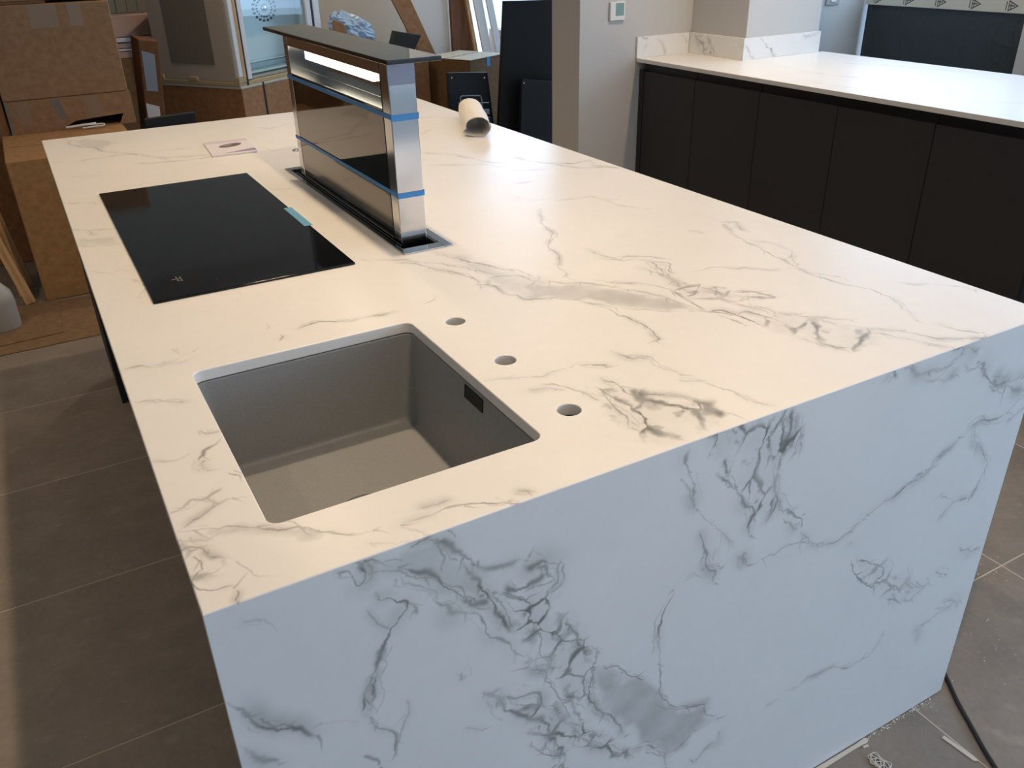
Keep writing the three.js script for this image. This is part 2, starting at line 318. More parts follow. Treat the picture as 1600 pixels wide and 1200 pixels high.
function marble(wm, hm, pw, ph, data, seed) {
  const core = new Float32Array(pw * ph), halo = new Float32Array(pw * ph), sx = wm / pw, sy = hm / ph;
  const splat = (x, y, s, a, buf) => {
    const R = 2.6 * s, i0 = Math.max(0, Math.floor((x - R) / sx)), i1 = Math.min(pw - 1, Math.ceil((x + R) / sx)), j0 = Math.max(0, Math.floor((y - R) / sy)), j1 = Math.min(ph - 1, Math.ceil((y + R) / sy));
    for (let j = j0; j <= j1; j++) for (let i = i0; i <= i1; i++) {
      const dx = ((i + 0.5) * sx - x) / s, dy = ((j + 0.5) * sy - y) / s, v = a * Math.exp(-0.5 * (dx * dx + dy * dy)), k = j * pw + i;
      if (v > buf[k]) buf[k] = v;
    }
  };
  let id = seed * 31.7;
  for (const [w, s, ...c] of data.veins) {
    id += 3.1;
    const pts = []; for (let i = 0; i < c.length; i += 2) pts.push(new THREE.Vector3(c[i], c[i + 1], 0));
    const curve = new THREE.CatmullRomCurve3(pts, false, 'catmullrom', 0.4), len = curve.getLength(), n = Math.max(12, Math.ceil(len / 0.0013));
    const strand = (off, str, wid, gate, key) => {
      for (let i = 0; i <= n; i++) {
        const t = i / n, p = curve.getPointAt(t), q = curve.getTangentAt(t), d = t * len, e = 0.005 + 0.0006 * w;
        if (gate > -1 && noise(d * 11, id + key, 31.7) < gate) continue;
        const o = off * (0.6 + 1.2 * noise(d * 6, id + key, 12.1));
        const x = p.x - q.y * o + e * 2 * fbm(d * 24, id + key, 1.3, 6), y = p.y + q.x * o + e * 2 * fbm(d * 24, id + key, 8.9, 6);
        const ends = smooth(0, 0.15, t) * smooth(1, 0.85, t) * 0.8 + 0.2;
        const m = clamp(0.55 + 1.9 * fbm(d * 13, id + key, 4.4, 4)), wide = clamp(0.5 + 2.0 * fbm(d * 26, id + key, 15.2, 4), 0.1, 1.5);
        splat(x, y, Math.max(0.0006, w * 0.00030 * wide * wid), str * (0.25 + 0.85 * m) * ends, core);
        if (off === 0 && i % 2 === 0) { const h = 0.0018 * w * noise(d * 9, id, 2.2), hs = clamp(0.25 + 1.6 * noise(d * 17, id, 22.2)); splat(x - q.y * h, y + q.x * h, 0.0009 * w + 0.0015, str * 0.36 * hs * ends, halo); }
      }
    };
    strand(0, s, 1, -2, 0);
    if (w >= 4) strand(0.0011 * w + 0.001, s * 0.6, 0.55, 0.02, 41);
    if (w >= 5) strand(-0.0012 * w - 0.001, s * 0.55, 0.5, 0.08, 83);
    for (let b = 0; b < len / 0.06; b++) { // short spurs
      const h1 = noise(b * 5.17 + 0.3, id, 60.1), t = clamp((b + 0.5 + h1) * 0.06 / len), p = curve.getPointAt(t), q = curve.getTangentAt(t), g = (h1 > 0 ? 1 : -1) * (0.5 + 0.9 * Math.abs(noise(b * 3.3, id, 70.7))), L2 = 0.008 + 0.05 * Math.abs(noise(b * 7.7 + 0.4, id, 77.3));
      const cx = q.x * Math.cos(g) - q.y * Math.sin(g), cy = q.x * Math.sin(g) + q.y * Math.cos(g);
      for (let k = 0; k < L2 / 0.001; k++) { const u = k * 0.001; splat(p.x + cx * u + 0.009 * fbm(u * 30, id + b, 3.1, 4), p.y + cy * u + 0.009 * fbm(u * 30, id + b, 9.4, 4), 0.0006 + 0.0001 * w * (1 - u / L2), s * 0.6 * (1 - u / L2), core); }
    }
  }
  const inside = (px, x, y) => { // signed distance to a polygon, positive inside
    let c = false, best = 1e9;
    for (let i = 0, j = px.length - 2; i < px.length; j = i, i += 2) {
      const xi = px[i], yi = px[i + 1], xj = px[j], yj = px[j + 1];
      if ((yi > y) !== (yj > y) && x < (xj - xi) * (y - yi) / (yj - yi) + xi) c = !c;
      const dx = xj - xi, dy = yj - yi, t = clamp(((x - xi) * dx + (y - yi) * dy) / (dx * dx + dy * dy));
      best = Math.min(best, Math.hypot(x - xi - t * dx, y - yi - t * dy));
    }
    return c ? best : -best;
  };
  const area = (poly, pad, fn) => {
    let a = 1e9, b = -1e9, c = 1e9, d = -1e9;
    for (let i = 0; i < poly.length; i += 2) { a = Math.min(a, poly[i]); b = Math.max(b, poly[i]); c = Math.min(c, poly[i + 1]); d = Math.max(d, poly[i + 1]); }
    for (let j = Math.max(0, Math.floor((c - pad) / sy)); j < Math.min(ph, (d + pad) / sy); j++) for (let i = Math.max(0, Math.floor((a - pad) / sx)); i < Math.min(pw, (b + pad) / sx); i++) fn((i + 0.5) * sx, (j + 0.5) * sy, j * pw + i);
  };
  const hash = (i, j, k) => { let h = (i * 374761393 + j * 668265263 + k * 974711) | 0; h = Math.imul(h ^ (h >>> 13), 1274126177); return ((h ^ (h >>> 16)) >>> 0) / 4294967296; };
  const worley = (x, y, k) => {
    const i = Math.floor(x), j = Math.floor(y); let f1 = 9, f2 = 9;
    for (let b = -1; b < 2; b++) for (let a = -1; a < 2; a++) { const d = Math.hypot(i + a + hash(i + a, j + b, k) - x, j + b + hash(i + a, j + b, k + 9) - y); if (d < f1) { f2 = f1; f1 = d; } else if (d < f2) f2 = d; }
    return [f1, f2];
  };
  for (const [s, ...poly] of data.clouds) area(poly, 0.03, (x, y, k) => {
    const m = smooth(-0.008, 0.018, inside(poly, x, y) + 0.03 * fbm(x * 22, y * 22, seed, 4));
    if (m > 0) halo[k] = Math.max(halo[k], m * s * clamp(0.8 + 0.7 * fbm(x * 18, y * 18, seed + 5, 5)));
  });
  data.cells.forEach(([s, size, ang, ani, ...poly], q) => {
    const ca = Math.cos(ang * Math.PI / 180), sa = Math.sin(ang * Math.PI / 180);
    area(poly, 0.04, (x, y, k) => {
      const m = smooth(-0.012, 0.02, inside(poly, x, y) + 0.05 * fbm(x * 18, y * 18, seed + q, 4));
      if (m <= 0) return;
      const wx = x + 0.016 * fbm(x * 32, y * 32, 2.1 + q, 4), wy = y + 0.016 * fbm(x * 32, y * 32, 7.7 + q, 4);
      const u = (wx * ca + wy * sa) / (size * ani), v = (-wx * sa + wy * ca) / size;
      const [f1, f2] = worley(u, v, q), wide = clamp(0.16 + 0.5 * fbm(x * 24, y * 24, 5.5, 3), 0.05, 0.4);
      const edge = 1 - smooth(0, wide, f2 - f1), patch = smooth(0.10, 0.3, fbm(x * 26, y * 26, 9 + q, 4));
      const fine = worley(u * 2.3, v * 2.3, q + 40), e2 = (1 - smooth(0, 0.12, fine[1] - fine[0])) * 0.45 * patch;
      const dens = clamp(0.75 + 1.4 * fbm(x * 16, y * 16, 3 + q, 3));
      core[k] = Math.max(core[k], m * s * dens * Math.max(edge, e2));
      halo[k] = Math.max(halo[k], m * s * (0.10 + 0.55 * patch) * dens);
    });
  });
  const base = [238, 236, 231], vein = [98, 98, 92], d = new Uint8Array(pw * ph * 4);
  for (let j = 0; j < ph; j++) for (let i = 0; i < pw; i++) {
    const k = j * pw + i, x = i * sx, y = j * sy, h = halo[k] * (1 - core[k]), a = clamp(core[k] + h, 0, 0.9);
    const c = 2.2 * noise(x * 7, y * 7, seed) + 1.2 * noise(x * 31, y * 31, seed + 2);
    for (let b = 0; b < 3; b++) d[4 * k + b] = clamp(base[b] + c + (vein[b] - base[b]) * a, 0, 255);
    d[4 * k + 3] = 255;
  }
  const t = new THREE.DataTexture(d, pw, ph); t.magFilter = THREE.LinearFilter; t.minFilter = THREE.LinearMipmapLinearFilter; t.generateMipmaps = true;
  t.wrapS = t.wrapT = THREE.MirroredRepeatWrapping; t.colorSpace = THREE.SRGBColorSpace; t.needsUpdate = true; return t;
}
const stone = (map) => std({ map, roughness: 0.29, ior: 1.5 });

// ---------------------------------------------------------------- surfaces
const grain = texture(256, 256, (u, v) => { const g = 128 + 150 * loopNoise(u, v, 40) + 40 * (rand() - 0.5); return [g, g, g]; }, false);
function rep(t, m) { const c = t.clone(); c.repeat.set(1 / m, 1 / m); c.needsUpdate = true; return c; }
function wallMat(r, g, b) { return std({ color: lin(r, g, b), roughness: 0.85, bumpMap: rep(grain, 0.25), bumpScale: 0.0004 }); }
const mWall = wallMat(0.57, 0.56, 0.53), mWallDark = wallMat(0.62, 0.58, 0.48), mCeil = wallMat(0.66, 0.63, 0.58);
const tileMaps = [0, 1, 2, 3].map(k => texture(256, 256, (u, v) => {
  const n = fbm(u * 5 + k * 17, v * 5, k * 3.3, 5), f = fbm(u * 40 + k * 9, v * 40, 2.2, 3), s = smooth(0.18, 0.5, fbm(u * 9, v * 9 + k * 21, 6.1, 4));
  const b = 134 + 20 * n + 10 * f + 14 * s + [0, 3, -3, 1][k]; return [b * 1.05, b * 0.98, b * 0.90];
}));
const mTiles = tileMaps.map(m => { const c = rep(m, 0.6); return std({ map: c, roughness: 0.5, bumpMap: rep(grain, 0.3), bumpScale: 0.0003 }); });
const mGrout = std({ color: lin(0.62, 0.55, 0.45), roughness: 0.95 });
const cardMap = texture(512, 512, (u, v, i, j) => { const n = 26 * loopNoise(u, v, 14), f = 7 * Math.sin(j * 0.9) * (0.5 + loopNoise(u, v, 30, 3)) + 9 * (rand() - 0.5); return [168 + n + f, 131 + n + f, 96 + n * 0.9 + f]; });
const card = (r = 1, g = 1, b = 1) => std({ map: rep(cardMap, 0.5), color: lin(r, g, b), roughness: 0.9, bumpMap: rep(grain, 0.2), bumpScale: 0.0006 });
const mCard = card(0.85, 0.8, 0.72), mCardFloor = card(0.55, 0.58, 0.56), mCardDark = card(0.75, 0.62, 0.5), mCardPale = std({ color: lin(0.50, 0.50, 0.42), roughness: 0.85, bumpMap: rep(grain, 0.2), bumpScale: 0.0006 }), mCardGrey = card(0.62, 0.66, 0.62);
const mPackTape = std({ color: lin(0.30, 0.19, 0.11), roughness: 0.4 });
const woodMap = texture(256, 512, (u, v) => { const w = Math.sin((u * 9 + 1.6 * fbm(u * 3, v * 1.2, 4, 3)) * 6.28); const n = 14 * w + 20 * fbm(u * 30, v * 3, 1, 3); return [196 + n, 158 + n, 112 + n]; });
const mWood = std({ map: rep(woodMap, 0.4), roughness: 0.7 });
const mBrownBoard = std({ map: rep(woodMap, 0.5), color: lin(0.28, 0.17, 0.10), roughness: 0.6 });
const mBlack = std({ color: lin(0.007, 0.007, 0.007), roughness: 0.6 });
const mAnthracite = std({ color: lin(0.026, 0.026, 0.028), roughness: 0.62, bumpMap: rep(grain, 0.2), bumpScale: 0.0002 });
const mGola = std({ color: lin(0.006, 0.006, 0.007), roughness: 0.5 });
const mBluePanel = std({ color: lin(0.011, 0.013, 0.016), roughness: 0.5 });
const mCarcass = std({ color: lin(0.05, 0.048, 0.046), roughness: 0.7 });
const brush = texture(256, 256, (u, v, i, j) => { const g = 128 + 70 * loopNoise(u * 0.02, v, 200) + 60 * (rand() - 0.5) * 0.15; return [g, g, g]; }, false);
const mSteel = std({ color: lin(0.62, 0.60, 0.58), metalness: 1, roughness: 0.13, bumpMap: rep(brush, 0.12), bumpScale: 0.000008 });
const mChrome = std({ color: lin(0.78, 0.78, 0.79), metalness: 1, roughness: 0.12 });
const mSmoked = std({ color: lin(0.14, 0.12, 0.10), metalness: 1, roughness: 0.045 });
const mBlackGlass = std({ color: lin(0.004, 0.004, 0.004), roughness: 0.06, ior: 1.36 });
const mLidGlass = std({ color: lin(0.012, 0.012, 0.010), roughness: 0.05, ior: 1.75 });
const mTape = std({ color: lin(0.04, 0.24, 0.56), roughness: 0.45 });
const mTapePale = std({ color: lin(0.13, 0.38, 0.60), roughness: 0.45 });
const mSinkMap = texture(256, 256, () => { const r = rand(), b = 146 + 12 * (rand() - 0.5) + (r > 0.985 ? 26 : r < 0.02 ? -24 : 0); return [b * 1.02, b * 1.03, b * 1.02]; });
const mSink = std({ map: rep(mSinkMap, 0.15), roughness: 0.55, side: THREE.DoubleSide });
const mWhite = std({ color: lin(0.78, 0.77, 0.74), roughness: 0.6 });
const mPaper = std({ color: lin(0.80, 0.76, 0.70), roughness: 0.85, side: THREE.DoubleSide });
const mFoam = std({ color: lin(0.70, 0.74, 0.76), roughness: 0.9, bumpMap: rep(grain, 0.1), bumpScale: 0.001 });
const mFrame = std({ color: lin(0.62, 0.62, 0.58), roughness: 0.5 });
const mPane = std({ color: lin(1, 1, 1), transmission: 1, thickness: 0, roughness: 0, ior: 1.45 });
const mPink = std({ color: lin(0.62, 0.44, 0.36), roughness: 0.8 });

// ---------------------------------------------------------------- the room
{
  const floor = new THREE.Group(); floor.name = 'floor'; floor.userData.kind = 'structure'; scene.add(floor);
  mesh('grout_bed', bx(-3.05, 4.85, -0.12, -0.0005, -6.2, 6.2, 0.001), mGrout, floor);
  const geos = [0, 1, 2, 3].map(k => { const g = bx(-0.2985, 0.2985, -0.01, 0, -0.2985, 0.2985, 0.0008); const uv = g.attributes.uv; for (let i = 0; i < uv.count; i++) uv.setXY(i, uv.getX(i) + 0.3, uv.getY(i) + 0.3); return g; });
  for (let i = 0; i < 13; i++) for (let j = 0; j < 21; j++) {
    const k = Math.floor(rand() * 4), t = mesh('floor_tile', geos[k], mTiles[Math.floor(rand() * 4)], floor);
    t.position.set(-2.55 - 0.0 + 0.6 * i, 0, -6.493 + 0.6 * j + 0.6); t.rotation.y = Math.floor(rand() * 4) * Math.PI / 2;
  }
  structure('ceiling', bx(-3.05, 4.85, 2.6, 2.72, -6.2, 6.2), mCeil);
  structure('wall_left', bx(-3.05, -2.85, 0, 2.6, -6.2, 6.2), mWall);
  // back wall with a tall glazed opening on the right
  structure('wall_back', merge([bx(-2.85, 3.3, 0, 2.6, -6.2, -6.0), bx(3.3, 4.5, 2.5, 2.6, -6.2, -6.0), bx(4.5, 4.85, 0, 2.6, -6.2, -6.0)]), mWallDark);
  structure('wall_right', merge([bx(4.64, 4.85, 0, 2.6, -6.0, -5.6), bx(4.64, 4.85, 0, 0.9, -5.6, -4.0), bx(4.64, 4.85, 2.3, 2.6, -5.6, -4.0), bx(4.64, 4.85, 0, 2.6, -4.0, -3.22), bx(4.64, 4.85, 0, 0.15, -3.22, 1.2), bx(4.64, 4.85, 2.35, 2.6, -3.22, 1.2), bx(4.64, 4.85, 0, 2.6, 1.2, 1.5), bx(4.64, 4.85, 0, 0.5, 1.5, 5.5), bx(4.64, 4.85, 2.35, 2.6, 1.5, 5.5), bx(4.64, 4.85, 0, 2.6, 5.5, 6.2)]), mWall);
  structure('wall_front', merge([bx(-2.85, 1.4, 0, 2.6, 6.0, 6.2), bx(4.4, 4.64, 0, 2.6, 6.0, 6.2), bx(1.4, 4.4, 0, 0.5, 6.0, 6.2), bx(1.4, 4.4, 2.4, 2.6, 6.0, 6.2)]), mWall);
  structure('wall_partition', bx(2.553, 4.64, 0, 2.6, -3.45, -3.18, 0.003), mWall);
  structure('wall_column', bx(3.289, 3.808, 0, 2.6, -3.18, -2.752, 0.003), mWall);
  // window along the right: dark film-covered lower panels, taped rail, glass above
  const w1 = new THREE.Group(); w1.name = 'window_1'; w1.userData.kind = 'structure'; scene.add(w1);
  const film = texture(512, 256, (u, v) => { const s = Math.pow(clamp(1 - Math.abs(fbm(u * 9 + v * 7, v * 4 - u * 3, 9, 3)) * 5), 2), b = 90 + 60 * fbm(u * 5 + v * 3, v * 6, 3, 3) + 90 * s; return [b, b, b]; }, false);
  const mFilm = std({ color: lin(0.034, 0.042, 0.045), roughness: 0.35, bumpMap: film, bumpScale: 0.004 }); // loose wrinkled film
  const cv = document.createElement('canvas'); cv.width = 1024; cv.height = 64; const cx = cv.getContext('2d');
  cx.fillStyle = '#d9d6c6'; cx.fillRect(0, 0, 1024, 64); cx.strokeStyle = '#4a4a44'; cx.lineWidth = 5;
  for (let k = 0; k < 5; k++) { // the printed triangular mark, repeated along the protective tape
    const x = 60 + k * 212; cx.beginPath(); cx.moveTo(x + 14, 12); cx.lineTo(x + 62, 32); cx.lineTo(x + 14, 54); cx.closePath(); cx.stroke();
    cx.beginPath(); cx.moveTo(x, 14); cx.lineTo(x, 52); cx.moveTo(x + 26, 20); cx.lineTo(x + 26, 48); cx.moveTo(x + 14, 32); cx.lineTo(x + 46, 32); cx.stroke();
  }
  const tapePrint = new THREE.CanvasTexture(cv); tapePrint.colorSpace = THREE.SRGBColorSpace; tapePrint.wrapS = THREE.RepeatWrapping;
  const mTapePrint = std({ map: tapePrint, roughness: 0.5 });
  for (let k = 0; k < 4; k++) {
    const z0 = -3.18 + k * 1.095, z1 = z0 + 1.03;
    const p = bx(4.68, 4.72, 0.15, 1.092, z0, z1); const uv = p.attributes.uv; for (let i = 0; i < uv.count; i++) uv.setXY(i, (uv.getX(i) - z0) / 1.03, uv.getY(i));
    mesh('lower_panel', p, mFilm, w1);
    const r = bx(4.655, 4.74, 1.092, 1.165, z0, z1, 0.003), ru = r.attributes.uv; for (let i = 0; i < ru.count; i++) ru.setXY(i, (ru.getX(i) - z0) / 1.03, (ru.getY(i) - 1.092) / 0.073);
    mesh('taped_rail', r, mTapePrint, w1);
    mesh('post', bx(4.655, 4.76, 0.15, 2.35, z1, z1 + 0.065, 0.003), mFrame, w1);
    mesh('pane', bx(4.695, 4.701, 1.165, 2.35, z0, z1, 0.0005), mPane, w1);
  }
  // tall window at the back
  const w2 = new THREE.Group(); w2.name = 'window_2'; w2.userData.kind = 'structure'; scene.add(w2);
  mesh('frame', merge([bx(3.3, 3.35, 0, 2.5, -6.14, -6.06), bx(4.45, 4.5, 0, 2.5, -6.14, -6.06), bx(3.35, 4.45, 2.44, 2.5, -6.14, -6.06), bx(3.35, 4.45, 0, 0.06, -6.14, -6.06)]), mFrame, w2);
  mesh('transom', bx(3.35, 4.45, 1.98, 2.06, -6.14, -6.06), mFrame, w2);
  mesh('pane', bx(3.35, 4.45, 0.06, 1.98, -6.103, -6.097, 0.0005), mPane, w2);
  mesh('pane', bx(3.35, 4.45, 2.06, 2.44, -6.103, -6.097, 0.0005), mPane, w2);
  const w4 = new THREE.Group(); w4.name = 'window_4'; w4.userData.kind = 'structure'; scene.add(w4);
  mesh('frame', merge([bx(4.70, 4.78, 0.9, 0.95, -5.6, -4.0), bx(4.70, 4.78, 2.25, 2.3, -5.6, -4.0), bx(4.70, 4.78, 0.95, 2.25, -5.6, -5.55), bx(4.70, 4.78, 0.95, 2.25, -4.05, -4.0)]), mFrame, w4);
  mesh('pane', bx(4.737, 4.743, 0.95, 2.25, -5.55, -4.05, 0.0005), mPane, w4);
  const w5 = new THREE.Group(); w5.name = 'window_5'; w5.userData.kind = 'structure'; scene.add(w5);
  mesh('frame', merge([bx(4.70, 4.78, 0.5, 0.55, 1.5, 5.5), bx(4.70, 4.78, 2.3, 2.35, 1.5, 5.5), bx(4.70, 4.78, 0.55, 2.3, 1.5, 1.55), bx(4.70, 4.78, 0.55, 2.3, 5.45, 5.5), bx(4.70, 4.78, 0.55, 2.3, 3.47, 3.53)]), mFrame, w5);
  for (const [a, b] of [[1.55, 3.47], [3.53, 5.45]]) mesh('pane', bx(4.737, 4.743, 0.55, 2.3, a, b, 0.0005), mPane, w5);
  // window behind the camera
  const w3 = new THREE.Group(); w3.name = 'window_3'; w3.userData.kind = 'structure'; scene.add(w3);
  mesh('frame', merge([bx(1.4, 1.46, 0.5, 2.4, 6.06, 6.14), bx(4.34, 4.4, 0.5, 2.4, 6.06, 6.14), bx(1.46, 4.34, 2.34, 2.4, 6.06, 6.14), bx(1.46, 4.34, 0.5, 0.56, 6.06, 6.14), bx(2.87, 2.93, 0.56, 2.34, 6.06, 6.14)]), mFrame, w3);
  for (const [a, b] of [[1.46, 2.87], [2.93, 4.34]]) mesh('pane', bx(a, b, 0.56, 2.34, 6.097, 6.103, 0.0005), mPane, w3);
}

// ---------------------------------------------------------------- ceiling downlights
LAMPS.forEach(([x, z, power], i) => {
  const where = ['above the near end of the island', 'above the sink', 'above the far end of the island', 'above the right side of the island', 'above the far aisle', 'above the left floor', 'above the left cardboard boxes', 'above the stored oven', 'near the back wall', 'above the right counter'][i];
  const t = thing('downlight', `round recessed warm ceiling downlight ${where}`, 'downlight', [x, 2.6, z], 0, 'ceiling downlights');
  const ring = new THREE.LatheGeometry([[0.036, -0.001], [0.048, -0.004], [0.05, -0.001], [0.05, 0]].map(p => new THREE.Vector2(...p)), 32);
  mesh('ring', ring, mWhite, t);
  const disc = new THREE.CylinderGeometry(0.036, 0.036, 0.003, 32); disc.translate(0, -0.0015, 0);
  mesh('lamp_lens', disc, std({ color: lin(0.9, 0.9, 0.85), emissive: lin(...WARM), emissiveIntensity: 4, roughness: 0.4 }), t);
  const s = new THREE.SpotLight(lin(...WARM), power, 0, 1.15, 0.7, 2);
  s.position.set(x, 2.59, z); s.target.position.set(x, 0, z); s.castShadow = true; s.shadow.radius = 1.8; scene.add(s); scene.add(s.target);
});

// ---------------------------------------------------------------- island
const W = 1.4417, L = 2.7496, H = 0.92;
{
  const path = pts => new THREE.Path(pts.map(p => new THREE.Vector2(...p)));
  const rrect = (x0, x1, y0, y1, r, n = 5) => { const o = []; for (const [cx, cy, a] of [[x1 - r, y1 - r, 0], [x0 + r, y1 - r, 1], [x0 + r, y0 + r, 2], [x1 - r, y0 + r, 3]]) for (let k = 0; k <= n; k++) { const t = (a + k / n) * Math.PI / 2; o.push([cx + r * Math.cos(t), cy + r * Math.sin(t)]); } return o; };
  const s = new THREE.Shape([[0, 0], [W, 0], [W, L], [0, L]].map(p => new THREE.Vector2(...p)));
  s.holes.push(path(rrect(0.099, 0.4745, 0.1125, 0.574, 0.016)), path(rrect(0.617, 0.702, 0.935, 1.80, 0.004)));
  for (const z of [0.531, 0.348, 0.159]) { const c = []; for (let k = 0; k < 36; k++) c.push([0.5445 + 0.0175 * Math.cos(k * Math.PI / 18), z + 0.0175 * Math.sin(k * Math.PI / 18)]); s.holes.push(path(c)); }
  const c = []; for (let k = 0; k < 24; k++) c.push([0.714 + 0.01 * Math.cos(k * Math.PI / 12), 2.053 + 0.01 * Math.sin(k * Math.PI / 12)]); s.holes.push(path(c));
  const T = 0.02, b = 0.0018;
  const g = new THREE.ExtrudeGeometry(s, { depth: T - 2 * b, bevelEnabled: true, bevelSize: b, bevelThickness: b, bevelOffset: -b, bevelSegments: 2 });
  const p = g.attributes.position, uv = new Float32Array(p.count * 2);
  for (let i = 0; i < p.count; i++) { uv[2 * i] = p.getX(i) / W; uv[2 * i + 1] = p.getY(i) / L; }
  g.setAttribute('uv', new THREE.BufferAttribute(uv, 2));
  g.rotateX(-Math.PI / 2); g.translate(0, H - T + b, 0);
  for (let i = 0; i < p.count; i++) if (p.getZ(i) > -0.004) p.setZ(i, p.getZ(i) - Math.max(0, H - b - p.getY(i)) - 0.0004); // mitred near edge
  solo('island_worktop', g, stone(marble(W, L, 2048, 2048, TOP_VEINS, 1)), 'large white marble-look worktop of the island with grey veins and sink cut-out', 'worktop');
  const e = board([[0, 0.002], [0.02, 0.002], [0.02, 0.8985], [0, 0.9184]], 0, W, 0.0006); e.rotateY(Math.PI / 2); e.translate(W, 0, 0); const eu = e.attributes.uv; for (let i = 0; i < eu.count; i++) eu.setXY(i, e.attributes.position.getX(i) / W, e.attributes.position.getY(i) / H);
  solo('waterfall_panel', e, stone(marble(W, H, 2048, 1306, END_VEINS, 2)), 'white marble-look upright end panel of the island with dark grey veining', 'stone panel');
  // cabinets below, their fronts still missing near the sink
  const far = thing('island_cabinet', 'dark island base cabinet with doors fitted beside the cardboard boxes', 'cabinet');
  mesh('body', bx(0.045, 1.1, 0.1, 0.895, -2.74, -2.22), mCarcass, far); mesh('plinth', bx(0.08, 1.1, 0.0, 0.1, -2.74, -2.22), mBlack, far);
  mesh('door', bx(0.019, 0.0435, 0.1, 0.865, -2.745, -2.483), mAnthracite, far); mesh('door', bx(0.019, 0.0435, 0.1, 0.865, -2.479, -2.22), mAnthracite, far);
  const near = thing('island_cabinet', 'open dark island carcass without doors under the hob and sink', 'cabinet');
  mesh('body', merge([bx(0.085, 0.6, 0.1, 0.7, -2.21, -0.03), bx(0.74, 1.1, 0.1, 0.895, -2.21, -0.03)]), mCarcass, near); mesh('plinth', bx(0.10, 1.1, 0.0, 0.1, -2.21, -0.03), mBlack, near);
  // sink
  const sink = thing('sink', 'grey composite undermount sink bowl set in the island worktop', 'sink', [0.2868, 0, -0.3432]);
  const rings = [[0.212, 0.256, 0.03, 0.8985], [0.1885, 0.2315, 0.017, 0.8985], [0.1875, 0.2305, 0.018, 0.896], [0.180, 0.2285, 0.024, 0.80], [0.1762, 0.2268, 0.0275, 0.744], [0.1752, 0.2264, 0.028, 0.737], [0.1735, 0.2257, 0.028, 0.7325], [0.171, 0.2235, 0.029, 0.7285], [0.166, 0.219, 0.031, 0.7268], [0.1, 0.14, 0.04, 0.7245], [0.046, 0.046, 0.0459, 0.7225]];
  const nseg = 8, pos = [], idx = [], per = 4 * (nseg + 1), suv = [];
  for (const [hx, hz, r, y] of rings) for (let q = 0; q < 4; q++) for (let k = 0; k <= nseg; k++) {
    const t = (q + k / nseg) * Math.PI / 2, x = (q === 0 || q === 3 ? 1 : -1) * (hx - r) + r * Math.cos(t), z = (q < 2 ? 1 : -1) * (hz - r) + r * Math.sin(t);
    pos.push(x, y, z); suv.push(x + z * 0.37, y + z);
  }
  for (let a = 0; a < rings.length - 1; a++) for (let k = 0; k < per; k++) { const n = (k + 1) % per, i = a * per + k, j = a * per + n, u = i + per, v = j + per; idx.push(i, j, u, j, v, u); }
  const sg = new THREE.BufferGeometry(); sg.setAttribute('position', new THREE.Float32BufferAttribute(pos, 3)); sg.setAttribute('uv', new THREE.Float32BufferAttribute(suv, 2)); sg.setIndex(idx); sg.computeVertexNormals();
  mesh('bowl', sg, mSink, sink);
  mesh('drain', new THREE.LatheGeometry([[0.0, 0.716], [0.03, 0.716], [0.034, 0.7225], [0.0462, 0.7238], [0.0465, 0.7222]].map(p => new THREE.Vector2(...p)), 40), mSteel, sink);
  const of = bx(-0.0012, 0.003, -0.0115, 0.0115, -0.0315, 0.0315, 0.0008); const ofm = mesh('overflow_slot', of, mGola, sink); ofm.position.set(0.1858, 0.882, 0.0205); ofm.rotation.z = -0.078;
}
// hob
{
  const hob = thing('induction_hob', 'black glass induction hob lying flush on the island worktop', 'hob', [0.295, 0.92, -1.368]);
  mesh('glass', bx(-0.2015, 0.2015, 0.0002, 0.005, -0.459, 0.459, 0.0018), mBlackGlass, hob);
  const mMark = std({ color: lin(0.11, 0.115, 0.11), roughness: 0.5 });
  const mk = [bx(-0.150, -0.132, 0.0049, 0.0052, 0.351, 0.355, 0.0001), bx(-0.141, -0.138, 0.0049, 0.0052, 0.338, 0.368, 0.0001), bx(-0.134, -0.131, 0.0049, 0.0052, 0.342, 0.372, 0.0001), bx(-0.141, -0.130, 0.0049, 0.0052, 0.366, 0.369, 0.0001)];
  mesh('printed_mark', merge(mk), mMark, hob);
  mesh('touch_dot', new THREE.CylinderGeometry(0.0012, 0.0012, 0.0004, 10).translate(-0.07, 0.0051, 0.40), mMark, hob);
  mesh('tape', bx(0.187, 0.2065, 0.0048, 0.0056, -0.025, 0.152, 0.0002), mTapePale, hob);
}
